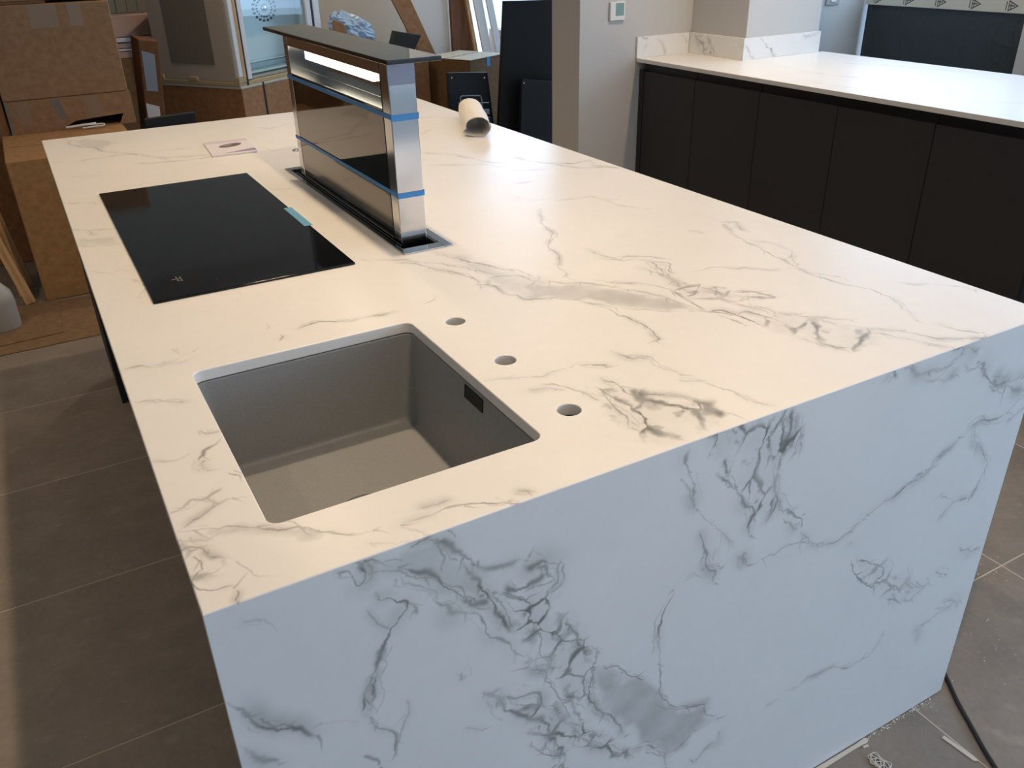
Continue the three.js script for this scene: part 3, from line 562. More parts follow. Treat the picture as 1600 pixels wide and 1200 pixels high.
// downdraft extractor
{
  const hood = thing('downdraft_extractor', 'raised steel and smoked glass downdraft extractor standing in the island behind the hob', 'extractor', [0.66, 0.92, -1.36]);
  const X = 0.66, Y = 0.92, Z = -1.36, b = (x0, x1, y0, y1, z0, z1, r) => bx(x0 - X, x1 - X, y0 - Y, y1 - Y, z0 - Z, z1 - Z, r);
  mesh('base_frame', merge([b(0.606, 0.617, 0.9202, 0.9235, -1.818, -0.906, 0.001), b(0.702, 0.722, 0.9202, 0.9235, -1.818, -0.906, 0.001), b(0.617, 0.702, 0.9202, 0.9235, -0.938, -0.906, 0.001), b(0.617, 0.702, 0.9202, 0.9235, -1.818, -1.79, 0.001)]), mSteel, hood);
  mesh('well', merge([b(0.6172, 0.620, 0.78, 0.919, -1.795, -0.94), b(0.699, 0.7018, 0.78, 0.919, -1.795, -0.94), b(0.62, 0.699, 0.78, 0.79, -1.795, -0.94), b(0.62, 0.699, 0.78, 0.919, -0.943, -0.94), b(0.62, 0.699, 0.78, 0.919, -1.795, -1.792)]), mBlack, hood);
  mesh('slot_trim', b(0.6235, 0.6255, 0.905, 0.922, -1.76, -0.97, 0.0006), mSteel, hood);
  const shell = mesh('tower', merge([b(0.630, 0.691, 0.80, 1.300, -1.018, -0.976, 0.002), b(0.630, 0.691, 0.80, 1.300, -1.726, -1.69, 0.002), b(0.684, 0.690, 0.80, 1.300, -1.69, -1.018, 0.001), b(0.6305, 0.684, 1.274, 1.300, -1.69, -1.018, 0.001), b(0.633, 0.684, 1.195, 1.205, -1.69, -1.018, 0.001)]), mSteel, hood);
  mesh('seam', b(0.6296, 0.6908, 0.80, 1.30, -1.0215, -1.019, 0.0004), mBlack, shell);
  mesh('glass_panel', b(0.631, 0.637, 0.85, 1.2045, -1.688, -1.022, 0.001), mSmoked, hood);
  mesh('foot_strip', b(0.628, 0.6305, 0.921, 0.927, -1.69, -1.02, 0.0006), mSteel, hood);
  const lid = mesh('lid', b(0.605, 0.722, 1.305, 1.314, -1.825, -0.908, 0.0012), mLidGlass, hood);
  mesh('lid_mount', b(0.638, 0.684, 1.299, 1.306, -1.70, -1.0, 0.001), mBlack, hood);
  const glow = mesh('light_strip', b(0.636, 0.668, 1.252, 1.2735, -1.56, -1.08, 0.002), std({ color: lin(0.9, 0.9, 0.8), emissive: lin(1, 0.96, 0.78), emissiveIntensity: 2.4, roughness: 0.5 }), shell);
  const l = new THREE.RectAreaLight(lin(1, 0.94, 0.75), 1.3, 0.48, 0.026); l.position.set(0.652, 1.2505, -1.32); l.rotation.set(-Math.PI / 2, 0, Math.PI / 2); scene.add(l);
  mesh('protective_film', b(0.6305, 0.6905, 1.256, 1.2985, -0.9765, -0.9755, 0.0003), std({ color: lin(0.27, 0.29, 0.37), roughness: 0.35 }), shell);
  for (const [y, yb] of [[1.199, 1.186], [1.035, 1.023]]) {
    const ring = [b(0.6285, 0.6302, yb + 0.003, y, -1.7275, -0.9745, 0.0005), b(0.6285, 0.6925, yb - 0.001, y - 0.001, -0.9762, -0.9745, 0.0005), b(0.691, 0.6925, yb, y, -1.05, -0.9745, 0.0005)];
    mesh('tape', merge(ring), mTape, hood);
  }
}
// pop-up socket, booklet, paper roll
{
  const so = thing('popup_socket', 'small round chrome pop-up socket cap in the worktop behind the extractor', 'socket', [0.714, 0.92, -2.053]);
  mesh('cap', new THREE.LatheGeometry([[0, 0.004], [0.012, 0.004], [0.015, 0.002], [0.0155, 0.0002]].map(p => new THREE.Vector2(...p)), 32), mChrome, so);
  mesh('barrel', new THREE.CylinderGeometry(0.0095, 0.0095, 0.03, 24).translate(0, -0.015, 0), mBlack, so);
  const cv = document.createElement('canvas'); cv.width = 256; cv.height = 400; const c = cv.getContext('2d');
  c.fillStyle = '#e6e0e4'; c.fillRect(0, 0, 256, 400); c.fillStyle = '#d7cbd8'; c.fillRect(0, 0, 256, 70);
  c.fillStyle = '#9b86a6'; c.beginPath(); c.moveTo(60, 372); c.lineTo(256, 300); c.lineTo(256, 372); c.closePath(); c.fill();
  c.fillStyle = '#6d6464'; c.beginPath(); c.ellipse(136, 160, 74, 46, -0.5, 0, 7); c.fill(); c.fillStyle = '#a49a96'; c.beginPath(); c.ellipse(120, 150, 30, 16, -0.5, 0, 7); c.fill(); c.fillStyle = '#4a4244'; c.beginPath(); c.ellipse(165, 172, 24, 14, -0.5, 0, 7); c.fill();
  const tx = new THREE.CanvasTexture(cv); tx.colorSpace = THREE.SRGBColorSpace;
  const bk = thing('booklet', 'white and purple instruction booklet lying on the far worktop', 'booklet', [0.536, 0.9202, -2.215], -0.07);
  mesh('pages', bx(-0.0695, 0.0695, 0, 0.0045, -0.1095, 0.1095, 0.0006), mPaper, bk);
  const cg = bx(-0.071, 0.071, 0.0046, 0.0056, -0.111, 0.111, 0.0004), cu = cg.attributes.uv; for (let i = 0; i < cu.count; i++) cu.setXY(i, (cg.attributes.position.getX(i) + 0.071) / 0.142, 1 - (cg.attributes.position.getZ(i) + 0.111) / 0.222);
  mesh('cover', cg, std({ map: tx, roughness: 0.35 }), bk);
  // crumpled roll of paper: a thin tube, squashed and flared at its open end
  const nu = 48, nv = 20, P = [], I = [], len = 0.37;
  for (const inner of [0, 1]) for (let j = 0; j <= nv; j++) for (let i = 0; i <= nu; i++) {
    const t = j / nv, a = i / nu * Math.PI * 2 + 0.0, spiral = 0.003 * i / nu, r = 0.036 + 0.004 * Math.sin(3 * t) - inner * 0.0025 + spiral + 0.005 * fbm(Math.cos(a) * 1.4 + 5, Math.sin(a) * 1.4, t * 3, 3);
    const tail = t > 0.75 && a > 3.3 && a < 4.5 ? (t - 0.75) * 0.07 * Math.sin((a - 3.3) / 1.2 * Math.PI) : 0;
    P.push((r + tail) * 1.12 * Math.cos(a), Math.max(0.001 + inner * 0.0015, 0.034 + (r * 0.93) * Math.sin(a)), (t - 0.5) * len + 0.010 * Math.sin(a + 0.6) * t);
  }
  const half = (nv + 1) * (nu + 1);
  for (let q = 0; q < 2; q++) for (let j = 0; j < nv; j++) for (let i = 0; i < nu; i++) { const a = q * half + j * (nu + 1) + i, b = a + 1, c2 = a + nu + 1, d = c2 + 1; q ? I.push(a, c2, b, b, c2, d) : I.push(a, b, c2, b, d, c2); }
  for (let i = 0; i < nu; i++) for (const j of [0, nv]) { const a = j * (nu + 1) + i, b = a + 1, c2 = a + half, d = b + half; I.push(a, b, c2, b, d, c2); }
  const rg = new THREE.BufferGeometry(); rg.setAttribute('position', new THREE.Float32BufferAttribute(P, 3)); rg.setIndex(I); rg.computeVertexNormals();
  const roll = solo('paper_roll', rg, mPaper, 'short open roll of cream paper lying on the island worktop', 'paper roll'); roll.position.set(1.362, 0.9202, -2.055); roll.rotation.y = -0.39;
}

// ---------------------------------------------------------------- counter run on the right
{
  const zs = [-3.142, -2.722, -2.27, -1.813, -1.347, -0.88], say = ['beside the grey wall end', 'second from the grey wall end', 'third from the grey wall, middle of the run', 'fourth from the grey wall end', 'last of the run, nearest the right edge'];
  for (let k = 0; k < 5; k++) {
    const t = thing('base_cabinet', `matt anthracite handleless base cabinet, ${say[k]}`, 'cabinet', [0, 0, 0], 0, 'right counter cabinets'), a = zs[k], b = zs[k + 1];
    mesh('body', bx(2.972, k ? 3.55 : 3.26, 0.1, 0.898, a + 0.001, b - 0.001), mCarcass, t);
    mesh('plinth', bx(3.01, k ? 3.5 : 3.2, 0, 0.1, a + 0.001, b - 0.001), mBlack, t);
    mesh('grip_channel', bx(2.963, 2.9715, 0.85, 0.898, a + 0.001, b - 0.001), mGola, t);
    mesh('door', bx(2.948, 2.970, 0.1, 0.856, a + 0.0018, b - 0.0018, 0.0012), mAnthracite, t);
  }
  solo('filler_panel', bx(2.944, 3.2, 0.0, 0.86, -3.179, -3.1445), mAnthracite, 'narrow anthracite filler strip between grey wall and first cabinet', 'panel');
  const ap = thing('base_cabinet', 'open black carcass at the right end of the dark cabinet run', 'cabinet', [0, 0, 0], 0, 'right counter cabinets');
  mesh('body', bx(3.0, 3.55, 0.1, 0.898, -0.877, -0.3), mBlack, ap); mesh('plinth', bx(3.01, 3.5, 0, 0.1, -0.877, -0.3), mBlack, ap);
  const data = { veins: [], clouds: [], cells: [] };
  const paths = [[7, .4, .5, .25, .85, .32, 1.1, .5], [5, .35, .55, .3, .8, .38], [6, .35, .55, .75, .75, .95, .8, 1.2, .9, 1.5], [8, .3, .3, .9, .35, 1.2, .45, 1.4], [6, .3, .15, 1.8, .35, 2.0, .5, 2.3, .7, 2.5], [9, .5, .22, .06, .27, .1, .33, .12], [4, .3, .1, 1.1, .12, 1.4, .3, 1.7], [5, .3, .6, 1.9, .7, 2.2, .85, 2.5]];
  data.veins = paths;
  const wt = bx(2.92, 3.855, 0.9, 0.92, -3.179, -0.3, 0.0013), wu = wt.attributes.uv; for (let i = 0; i < wu.count; i++) wu.setXY(i, (wt.attributes.position.getX(i) - 2.92) / 0.935, (wt.attributes.position.getZ(i) + 3.179) / 2.879);
  // the worktop goes round the column
  const sh = new THREE.Shape([[2.92, 0.3], [3.855, 0.3], [3.855, 2.749], [3.286, 2.749], [3.286, 3.179], [2.92, 3.179]].map(p => new THREE.Vector2(...p)));
  const cg = new THREE.ExtrudeGeometry(sh, { depth: 0.0174, bevelEnabled: true, bevelSize: 0.0013, bevelThickness: 0.0013, bevelOffset: -0.0013, bevelSegments: 1 });
  const cp = cg.attributes.position, cu = new Float32Array(cp.count * 2); for (let i = 0; i < cp.count; i++) { cu[2 * i] = (cp.getX(i) - 2.92) / 0.935; cu[2 * i + 1] = (3.179 - cp.getY(i)) / 2.879; }
  cg.setAttribute('uv', new THREE.BufferAttribute(cu, 2)); cg.rotateX(-Math.PI / 2); cg.translate(0, 0.9013, 0);
  const mc = stone(marble(0.935, 2.879, 512, 1536, data, 3)); mc.roughness = 0.3;
  solo('counter_worktop', cg, mc, 'white veined worktop on the dark cabinets along the right', 'worktop');
  const sd = { veins: [[7, .6, .03, .10, .06, .098], [6, .45, .13, .09, .17, .06, .18, .03, .19, .0], [5, .3, .06, .07, .045, .02], [5, .4, .3, .1, .33, .075, .345, .05], [10, .6, .43, .1, .5, .05, .53, .0], [9, .6, .53, .1, .57, .05, .61, .0], [8, .5, .45, .06, .5, .02], [6, .45, .8, .08, .84, .02, .87, .0], [14, .55, .90, .1, .96, .05, 1.02, .0], [5, .45, 1.2, .1, 1.23, .085, 1.27, .09, 1.3, .1], [4, .4, 1.27, .09, 1.33, .1]], clouds: [], cells: [[.5, .03, 0, 1, .45, .1, .5, .1, .6, .0, .52, .0]] };
  const sm = stone(marble(1.34, 0.105, 1024, 96, sd, 4));
  const sb = (g, f, label) => { const u = g.attributes.uv, p = g.attributes.position; for (let i = 0; i < u.count; i++) u.setXY(i, f(p.getX(i), p.getZ(i)) / 1.34, (p.getY(i) - 0.92) / 0.105); solo('splashback', g, sm, label, 'splashback', 'low marble upstands round the column'); };
  sb(bx(2.915, 3.268, 0.9203, 1.026, -3.1795, -3.168, 0.001), x => x - 2.915, 'low marble upstand against the grey wall at the counter end');
  sb(bx(3.2685, 3.2885, 0.9203, 1.026, -3.1675, -2.753, 0.001), (x, z) => 0.375 + z + 3.18, 'low marble upstand along the shaded side of the column');
  sb(bx(3.2685, 3.815, 0.9203, 1.026, -2.7515, -2.7395, 0.001), x => 0.80 + x - 3.28, 'low marble upstand across the front of the column');
  const th = thing('thermostat', 'small square white wall thermostat with a pale green screen', 'thermostat', [2.779, 1.160, -3.1795]);
  mesh('case', bx(-0.047, 0.047, -0.045, 0.045, 0, 0.014, 0.004), mWhite, th);
  mesh('screen', bx(-0.014, 0.038, -0.022, 0.038, 0.0138, 0.0146, 0.0004), std({ color: lin(0.22, 0.36, 0.34), roughness: 0.2 }), th);
  const sw = thing('light_switch', 'beige switch plate high on the bluish wall beside the column', 'switch', [4.36, 1.15, -3.1795]);
  mesh('plate', bx(-0.055, 0.055, -0.045, 0.045, 0, 0.01, 0.003), std({ color: lin(0.42, 0.40, 0.36), roughness: 0.5 }), sw); mesh('rocker', bx(-0.02, 0.02, -0.03, 0.03, 0.0095, 0.014, 0.002), mWhite, sw);
}

// ---------------------------------------------------------------- stored things behind the island, left
function carton(name, label, x0, x1, y0, y1, z0, z1, mat = mCard, tapes = true) {
  const t = thing(name, label, 'box', [(x0 + x1) / 2, y0, (z0 + z1) / 2]), w = (x1 - x0) / 2, h = y1 - y0, d = (z1 - z0) / 2;
  const g = bx(-w, w, 0, h, -d, d, 0.006); mesh('body', g, mat, t);
  mesh('flap_seam', bx(-w + 0.004, w - 0.004, h - 0.001, h + 0.0008, -0.0015, 0.0015, 0.0003), mBlack, t);
  if (tapes) { mesh('tape', bx(-0.025, 0.025, h + 0.0002, h + 0.0012, -d, d, 0.0004), mPackTape, t); mesh('tape', bx(-0.025, 0.025, h - 0.09, h, d - 0.0002, d + 0.001, 0.0004), mPackTape, t); }
  return t;
}
{
  const E = carton('cardboard_box', 'tall plain cardboard box standing on the floor left of the island', -0.16, 0.42, 0.0, 0.672, -4.42, -3.735, card(0.95, 0.93, 0.72), false);
  // box with a torn opening
  const D = thing('cardboard_box', 'low wide cardboard box with a torn dark opening, middle of the left stack', 'box', [0, 0.6725, 0]);
  const hz = -4.40;
  mesh('front', board([[-0.095, 0], [0.492, -0.0], [0.492, 0.158], [-0.095, 0.158]], hz, 0.006, 0.001, [[0.150, 0.004], [0.41, 0.004], [0.436, 0.054], [0.20, 0.040], [0.155, 0.02]]), mCard, D);
  mesh('side', bx(-0.095, -0.089, 0, 0.158, -4.9, -4.407), mCard, D); mesh('side', bx(0.486, 0.492, 0, 0.158, -4.9, -4.407), mCard, D);
  mesh('back', bx(-0.089, 0.486, 0, 0.158, -4.9, -4.894), mCard, D); mesh('top', bx(-0.095, 0.492, 0.158, 0.162, -4.9, -4.40), mCard, D); mesh('bottom', bx(-0.089, 0.486, 0, 0.004, -4.894, -4.407), mCardDark, D);
  for (const [x, w] of [[-0.03, 0.03], [0.30, 0.03]]) mesh('tape', bx(x - w, x + w, 0.05, 0.157, hz - 0.0002, hz + 0.0008, 0.0003), mPackTape, D);
  mesh('tape', board([[0.10, 0.157], [0.145, 0.157], [0.165, 0.07], [0.14, 0.05], [0.128, 0.06]], hz + 0.0009, 0.001, 0), std({ color: lin(0.20, 0.17, 0.13), roughness: 0.35 }), D);
  const cl = thing('plastic_clip', 'white plastic clip lying in the torn cardboard box opening', 'clip', [0.22, 0.684, -4.375]);
  mesh('bar', tube([[-0.075, 0.004, 0], [0.0, 0.010, 0.015], [0.07, 0.012, 0.012]], 0.006, 16), mWhite, cl);
  mesh('loop', tube([[0.02, 0.010, 0.02], [0.10, 0.008, 0.02], [0.108, 0.004, 0.03], [0.10, 0.001, 0.035], [0.0, -0.001, 0.035]], 0.004, 24), mWhite, cl);
  const C = carton('cardboard_box', 'large square cardboard box stacked above the torn box on the left', -0.11, 0.485, 0.836, 1.277, -4.98, -4.405, mCard, false);
  mesh('tape', bx(-0.08, 0.05, 0.33, 0.438, 0.2872, 0.2882, 0.0003), mPackTape, C); mesh('tape', bx(0.10, 0.16, 0.33, 0.438, 0.2872, 0.2882, 0.0003), mPackTape, C);
  carton('cardboard_box', 'topmost cardboard box of the left stack, cut by the picture edge', -0.12, 0.47, 1.29, 1.65, -4.97, -4.42, mCard, false);
  solo('cardboard_spacer', bx(-0.10, 0.20, 1.2785, 1.2895, -4.97, -4.43), mCardDark, 'dark cardboard layer between the two top boxes of the left stack', 'cardboard');
  // slim carton with labels, leaning
  const S = thing('cardboard_box', 'slim upright brown carton with two pale labels', 'box', [0, 0.0, 0]);
  mesh('body', board([[0.50, 0], [0.60, 0], [0.715, 1.05], [0.612, 1.068]], -4.6, 0.3, 0.004), card(0.34, 0.26, 0.19), S);
  mesh('label', board([[0.602, 0.80], [0.66, 0.79], [0.682, 0.985], [0.618, 1.01]], -4.5985, 0.0015, 0), std({ color: lin(0.20, 0.23, 0.26), roughness: 0.5 }), S);
  mesh('label', board([[0.573, 0.56], [0.635, 0.56], [0.65, 0.71], [0.583, 0.735]], -4.5985, 0.0015, 0), std({ color: lin(0.55, 0.54, 0.52), roughness: 0.5 }), S);
  // pale pink boards further back
  const pk = (pts, z, th, m, label) => solo('insulation_board', board(pts, z, th), m, label, 'board', 'pale boards stacked at the back');
  const mBright = std({ color: lin(0.86, 0.86, 0.9), roughness: 0.7 });
  pk([[0.42, 1.002], [0.92, 1.006], [0.92, 1.125], [0.42, 1.128]], -5.58, 0.38, mPink, 'wide pale pink board on top of the stack at the back');
  pk([[0.42, 0.972], [0.92, 0.976], [0.92, 1.0], [0.42, 0.998]], -5.57, 0.38, mBright, 'bright white edge board under the wide pink board');
  pk([[0.42, 0.935], [0.92, 0.938], [0.92, 0.97], [0.42, 0.966]], -5.58, 0.38, mPink, 'thin pink board between two white boards at the back');
  pk([[0.42, 0.918], [0.92, 0.922], [0.92, 0.934], [0.42, 0.931]], -5.575, 0.38, mBright, 'thin white board low in the stack at the back');
  pk([[0.42, 0.875], [0.92, 0.878], [0.92, 0.917], [0.42, 0.914]], -5.58, 0.38, mPink, 'lowest pink board of the stack at the back');
  carton('cardboard_box', 'grey-green box under the pale pink boards', 0.40, 0.93, 0.0, 0.874, -5.99, -5.56, mCardGrey, false);
  const hat = thing('ribbed_sheet', 'grey-green ribbed sheet standing behind the pale boards', 'sheet', [0.62, 1.13, -5.8]);
  for (let k = 0; k < 9; k++) mesh('rib', bx(-0.28 + k * 0.065, -0.22 + k * 0.065, -0.0, 0.55, 0, 0.012 + 0.004 * (k % 2), 0.003), std({ color: lin(0.30, 0.31, 0.25), roughness: 0.8 }), hat);
  // planks, jug and cardboard on the floor at the left
  const plank = (label, x, z, len, lean, tilt, w = 0.05) => { const m = solo('wood_plank', bx(-w / 2, w / 2, 0, len, -0.011, 0.011), mWood, label, 'plank', 'planks leaning at the left'); m.position.set(x, 0.012, z); m.rotation.set(lean, 0, tilt, 'ZXY'); };
  plank('short light plank leaning beside the plastic jug', -0.225, -3.72, 0.62, -0.14, 0.20, 0.045);
  plank('thin light plank leaning farthest back at the left edge', -0.215, -3.98, 0.75, -0.1, 0.13, 0.03);
  plank('crooked light plank lying against the tall cardboard box', -0.25, -3.85, 0.5, -0.05, 0.06, 0.04);
  carton('cardboard_box', 'brown cardboard box in shadow behind the leaning planks', -0.95, -0.116, 0, 1.3, -4.95, -4.44, mCardDark, false);
  const jug = thing('plastic_jug', 'translucent white plastic jug on the floor at the left edge', 'jug', [-0.345, 0.003, -3.47]);
  mesh('body', new THREE.LatheGeometry([[0.0, 0], [0.062, 0.0], [0.07, 0.01], [0.072, 0.13], [0.066, 0.17], [0.035, 0.215], [0.026, 0.225], [0.026, 0.25]].map(p => new THREE.Vector2(...p)), 32), std({ color: lin(0.62, 0.62, 0.58), roughness: 0.4, transmission: 0.3, thickness: 0, side: THREE.DoubleSide }), jug);
  mesh('cap', new THREE.CylinderGeometry(0.029, 0.029, 0.022, 24).translate(0, 0.255, 0), mWhite, jug);
  const sheet = (pts, y, label) => { const g = board(pts, 0, 0.004, 0.0008); g.rotateX(-Math.PI / 2); g.translate(0, y + 0.004, 0); solo('cardboard_sheet', g, mCardFloor, label, 'cardboard', 'cardboard sheets on the floor'); };
  sheet([[-1.0, 3.14], [0.035, 3.16], [0.035, 3.70], [-1.0, 3.72]], 0.0003, 'lower cardboard sheet laid on the floor at the left');
  sheet([[-0.8, 3.22], [-0.12, 3.27], [-0.105, 3.72], [-0.8, 3.72]], 0.0046, 'upper cardboard sheet with a torn edge lying on the lower sheet');
  // black panel with fixing screws
  const bp = thing('black_board', 'low black panel with two screw heads behind the far worktop edge', 'panel');
  const bpb = mesh('board', board([[0.43, 0.0], [0.66, 0.0], [0.656, 0.838], [0.438, 0.830]], -3.5, 0.03), mBluePanel, bp);
  for (const [x, y] of [[0.452, 0.806], [0.64, 0.815]]) mesh('screw', new THREE.CylinderGeometry(0.004, 0.004, 0.003, 12).rotateX(Math.PI / 2).translate(x, y, -3.499), mChrome, bpb);
}
// oven on its carton
{
  const A = 0.61, bx0 = thing('oven_carton', 'strapped brown carton carrying the wrapped oven', 'box', [1.15, 0, -4.747], A);
  mesh('body', bx(0, 0.88, 0, 0.748, -0.70, 0, 0.006), mCardDark, bx0);
  mesh('front_sleeve', bx(0.002, 0.878, 0.02, 0.735, 0.0005, 0.003, 0.001), mCard, bx0);
  mesh('lid_edge', bx(-0.003, 0.883, 0.735, 0.7495, -0.703, 0.005, 0.003), mCardPale, bx0);
  mesh('strap', merge([bx(0.19, 0.205, 0.02, 0.751, 0.0045, 0.006, 0.0005), bx(0.19, 0.205, 0.7496, 0.7506, -0.70, 0.006, 0.0004)]), mBlack, bx0);
  const o = thing('oven', 'built-in oven in transport film with glass door and foam corner strips', 'oven', [1.15, 0.7508, -4.747], A); o.scale.x = 1.38;
  mesh('pallet', merge([bx(-0.003, 0.62, 0.0, 0.022, -0.03, -0.002, 0.002), bx(-0.003, 0.03, 0, 0.022, -0.66, -0.03, 0.002), bx(0.59, 0.62, 0, 0.022, -0.66, -0.03, 0.002), bx(-0.004, 0.045, 0.022, 0.05, -0.03, 0.002, 0.002), bx(-0.006, 0.02, 0.022, 0.045, -0.40, -0.33, 0.002), bx(-0.006, 0.02, 0.022, 0.05, -0.66, -0.61, 0.002)]), std({ color: lin(0.46, 0.36, 0.20), roughness: 0.8 }), o);
  mesh('casing', merge([bx(0.0, 0.012, 0.023, 0.62, -0.65, -0.03, 0.003), bx(0.60, 0.612, 0.023, 0.62, -0.65, -0.03, 0.003), bx(0.012, 0.6, 0.60, 0.62, -0.65, -0.03, 0.003), bx(0.012, 0.6, 0.023, 0.04, -0.65, -0.03, 0.003)]), std({ color: lin(0.44, 0.39, 0.31), roughness: 0.6 }), o);
  mesh('side_window', bx(-0.002, 0.001, 0.12, 0.62, -0.52, -0.17, 0.0008), std({ color: lin(0.19, 0.17, 0.13), roughness: 0.35 }), o);
  const mCav = std({ color: lin(0.70, 0.80, 0.82), roughness: 0.35 });
  const cav = mesh('cavity', merge([bx(0.04, 0.58, 0.06, 0.58, -0.17, -0.16), bx(0.03, 0.04, 0.06, 0.58, -0.17, -0.05), bx(0.58, 0.59, 0.06, 0.58, -0.17, -0.05), bx(0.04, 0.58, 0.05, 0.06, -0.17, -0.05)]), mCav, o);
  const fan = []; for (let k = 0; k < 18; k++) { const a = k * Math.PI / 9; fan.push(new THREE.CylinderGeometry(0.008, 0.008, 0.003, 10).rotateX(Math.PI / 2).translate(0.36 + 0.075 * Math.cos(a), 0.40 + 0.075 * Math.sin(a), -0.158)); fan.push(new THREE.CylinderGeometry(0.006, 0.006, 0.003, 10).rotateX(Math.PI / 2).translate(0.36 + 0.052 * Math.cos(a), 0.40 + 0.052 * Math.sin(a), -0.158)); }
  mesh('fan_holes', merge(fan), mBlack, cav);
  mesh('fan_hub', new THREE.SphereGeometry(0.022, 20, 12).scale(1, 1, 0.5).translate(0.36, 0.40, -0.156), mChrome, cav);
  for (const y of [0.17, 0.21, 0.25]) mesh('rail', tube([[0.05, y, -0.15], [0.05, y, -0.08]], 0.004, 6), mChrome, o), mesh('rail', tube([[0.57, y, -0.15], [0.57, y, -0.08]], 0.004, 6), mChrome, o);
  mesh('tray', bx(0.05, 0.57, 0.10, 0.112, -0.15, -0.08), mSteel, o);
  mesh('door_glass', bx(0.07, 0.54, 0.03, 0.60, -0.022, -0.017, 0.001), std({ color: lin(0.95, 1.0, 1.0), transmission: 1, thickness: 0, roughness: 0.02, ior: 1.5 }), o);
  for (const x of [0.045, 0.555]) mesh('door_seal', bx(x, x + 0.01, 0.0, 0.62, -0.02, 0.002, 0.002), mBlack, o);
  mesh('foam_strip', bx(0.0, 0.043, 0.05, 0.62, -0.028, 0.003, 0.005), mFoam, o); mesh('foam_strip', bx(0.057, 0.085, 0.03, 0.62, -0.016, 0.0, 0.004), mFoam, o); mesh('foam_strip', bx(0.515, 0.553, 0.03, 0.62, -0.016, 0.0, 0.004), mFoam, o); mesh('foam_strip', bx(0.567, 0.615, 0.03, 0.62, -0.028, 0.003, 0.005), mFoam, o);
  mesh('wood_edge', bx(0.024, 0.042, 0.05, 0.62, 0.0025, 0.006, 0.001), mWood, o);
}
